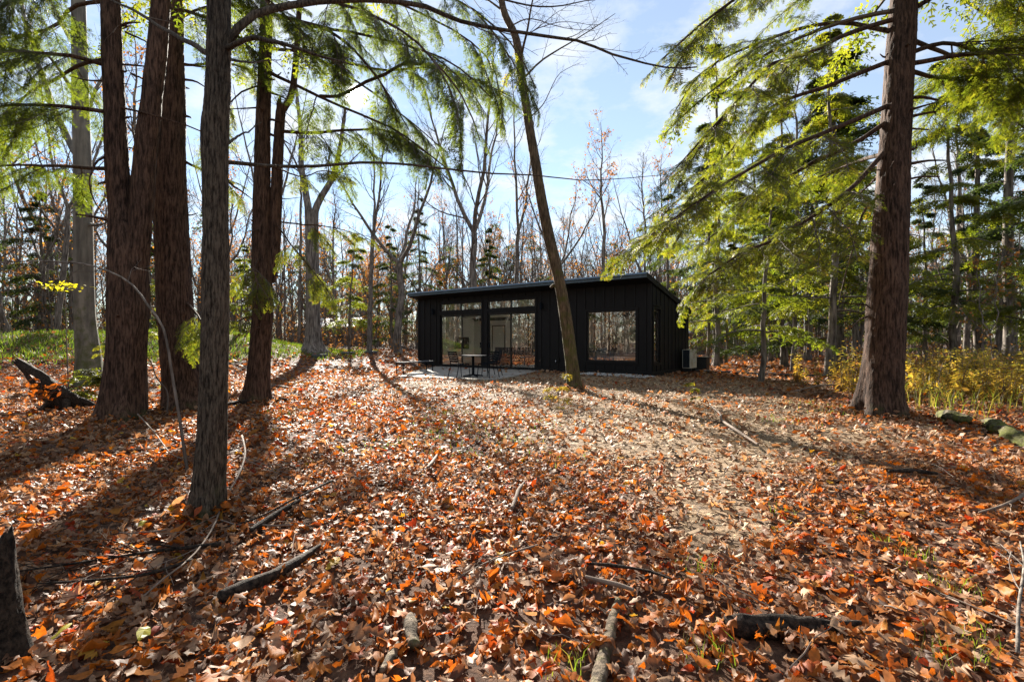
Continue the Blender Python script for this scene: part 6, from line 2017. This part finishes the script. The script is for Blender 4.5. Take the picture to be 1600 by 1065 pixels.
fallen('dark twiggy branch spread over the leaves at the lower left', [(345, 872), (280, 880), (200, 892), (120, 905), (30, 918)], 0.012, 0.004, M['dark_log'], 33, 10)
fallen('second dark twiggy branch in front of the other at the lower left', [(300, 900), (230, 925), (150, 935), (60, 940)], 0.010, 0.003, M['dark_log'], 34, 9)
fallen('slender dark branch lying between the nearest trunk and the thick dark branch', [(520, 770), (460, 800), (400, 830), (330, 850)], 0.010, 0.003, M['dark_log'], 35, 7)
fallen('thin weathered branch at the lower right edge', [(1600, 790), (1585, 800), (1560, 812), (1530, 822)], 0.014, 0.006, M['stick'], 36, 4)
fallen('upright crooked grey stick at the lower right corner', [(1590, 1060), (1592, 1010, .08), (1600, 950, .12), (1594, 900, .1)], 0.007, 0.004, M['wood_bark'], 37, 3)
fallen('thin twiggy stick lying in the leaves left of the mossy stick of wood', [(840, 880), (780, 900), (720, 930)], 0.006, 0.002, M['stick'], 38, 5)

# small loose sticks in the leaves, too many to count
n = 700
xy = near_points(n, 1.8, 16, rng, power=1.5)
xy = xy[~in_patio(xy[:, 0], xy[:, 1])]; n = len(xy)
a = rng.random(n) * 6.283; L = 0.08 + 0.45 * rng.random(n) ** 2
z = gz(xy[:, 0], xy[:, 1]) + 0.05 + 0.02 * rng.random(n)
u = np.linspace(-0.5, 0.5, 5)
P = np.stack([xy[:, 0:1] + np.cos(a)[:, None] * L[:, None] * u, xy[:, 1:2] + np.sin(a)[:, None] * L[:, None] * u, z[:, None] + 0 * u], -1)
P += rng.normal(size=P.shape) * 0.008
g = Geo(); g.tubes(P, (0.0025 + 0.005 * rng.random(n) ** 2)[:, None] * np.linspace(1, 0.6, 5), 4)
tag(g.build('twig_litter', M['stick']), kind='stuff')

# small plants on the floor: pale seedling before the leaning tree, hemlock seedlings by the left trunks
def seedling(label, px, py, h, mat, tint, seed, n=10, sc=0.16):
    Y = EYE * FPX / (py - 534); x = (px - 800) / FPX * Y; z = float(gz(x, Y))
    rg = np.random.default_rng(seed)
    t = thing('seedling', label, 'seedling', (x, Y, z))
    P = np.array([[0, 0, -0.02], [0.01, 0, h * .5], [0.03, 0.02, h]])
    g = Geo(); g.tubes(P, [0.007, 0.005, 0.003], 5)
    L, ln = random_limbs(resample(P, 6), h * 0.25, h * 0.95, n, h * 0.9, h * 0.45, 0.25, 0.25, rg, 6)
    g.tubes(L, np.linspace(0.004, 0.002, 6)[None].repeat(n, 0), 3)
    g.build('stem', M['twig_bark'], t)
    gf = Geo(); hemlock_foliage(gf, None, L, 7, 0.35 * h, 5, sc, 0.3, rg, 3, 0.2, tint)
    gf.build('leaves', M[mat], t)
seedling('pale yellow seedling in the leaves just left of the leaning tree foot', 872, 636, 0.42, 'golden_leaf', (0.5, 1), 41, 9, 0.12)
seedling('low green hemlock seedling right of the broken black snag', 132, 632, 0.5, 'hemlock_leaf', (0.3, 1), 44, 12, 0.2)
seedling('bright hemlock sapling in front of the pale beech', 142, 600, 0.55, 'hemlock_leaf', (0.5, 1), 45, 12, 0.2)
seedling('small green plant in the shade before the picture window', 1085, 634, 0.18, 'hemlock_leaf', (0.6, 1), 46, 7, 0.1)
seedling('little green sprout behind the patio bench', 551, 566, 0.4, 'hemlock_leaf', (0.6, 1), 47, 9, 0.12)
# low hemlock sprays between the left trunks
t = thing('hemlock_sapling', 'thin hemlock sapling with wide flat sprays between the left trunks', 'sapling', (-7.4, 9.9, float(gz(-7.4, 9.9))))
g = Geo(); Pp = np.array([[0, 0, -0.05], [0.05, 0, 1.2], [0.02, 0.1, 2.4]]); g.tubes(resample(Pp, 8), np.linspace(0.022, 0.008, 8), 6)
L, ln = random_limbs(resample(Pp, 8), 0.5, 2.3, 12, 1.3, 0.6, 0.1, 0.15, np.random.default_rng(48), 8)
g.tubes(L, np.linspace(0.008, 0.003, 8)[None].repeat(12, 0), 4); g.build('trunk', M['twig_bark'], t)
gf = Geo(); hemlock_foliage(gf, None, L, 16, 0.35, 6, 0.13, 0.3, np.random.default_rng(49), 4, 0.15, (0.4, 1)); gf.build('leaves', M['hemlock_leaf'], t)
# shrub of dry orange leaves before the snag
rg = np.random.default_rng(50)
t = thing('dry_shrub', 'low shoot of dry orange leaves before the broken black snag', 'shrub', (-8.05, 8.45, float(gz(-8.05, 8.45))))
S0 = np.zeros((7, 6, 3)); 
for k in range(7):
    a = rg.random() * 6.28; S0[k] = resample([(0, 0, 0), (0.15 * math.cos(a), 0.1 * math.sin(a), 0.3), (0.4 * math.cos(a), 0.25 * math.sin(a), 0.45 + 0.2 * rg.random())], 6)
g = Geo(); g.tubes(S0, np.linspace(0.006, 0.002, 6)[None].repeat(7, 0), 4); g.build('stem', M['twig_bark'], t)
n = 70; src = S0[rg.integers(0, 7, n), rg.integers(2, 6, n)] + rg.normal(size=(n, 3)) * 0.05
gf = Geo(); leaf_geometry(gf, 'beech', src, 0.08 + 0.05 * rg.random(n), rg, 0.9, 0.5, 0.05, 0.72 + 0.2 * rg.random(n), 0.6); gf.build('leaves', M['litter_leaf'], t)

print("TRIS", sum(len(m.loops) - 2 * len(m.polygons) for m in bpy.data.meshes))
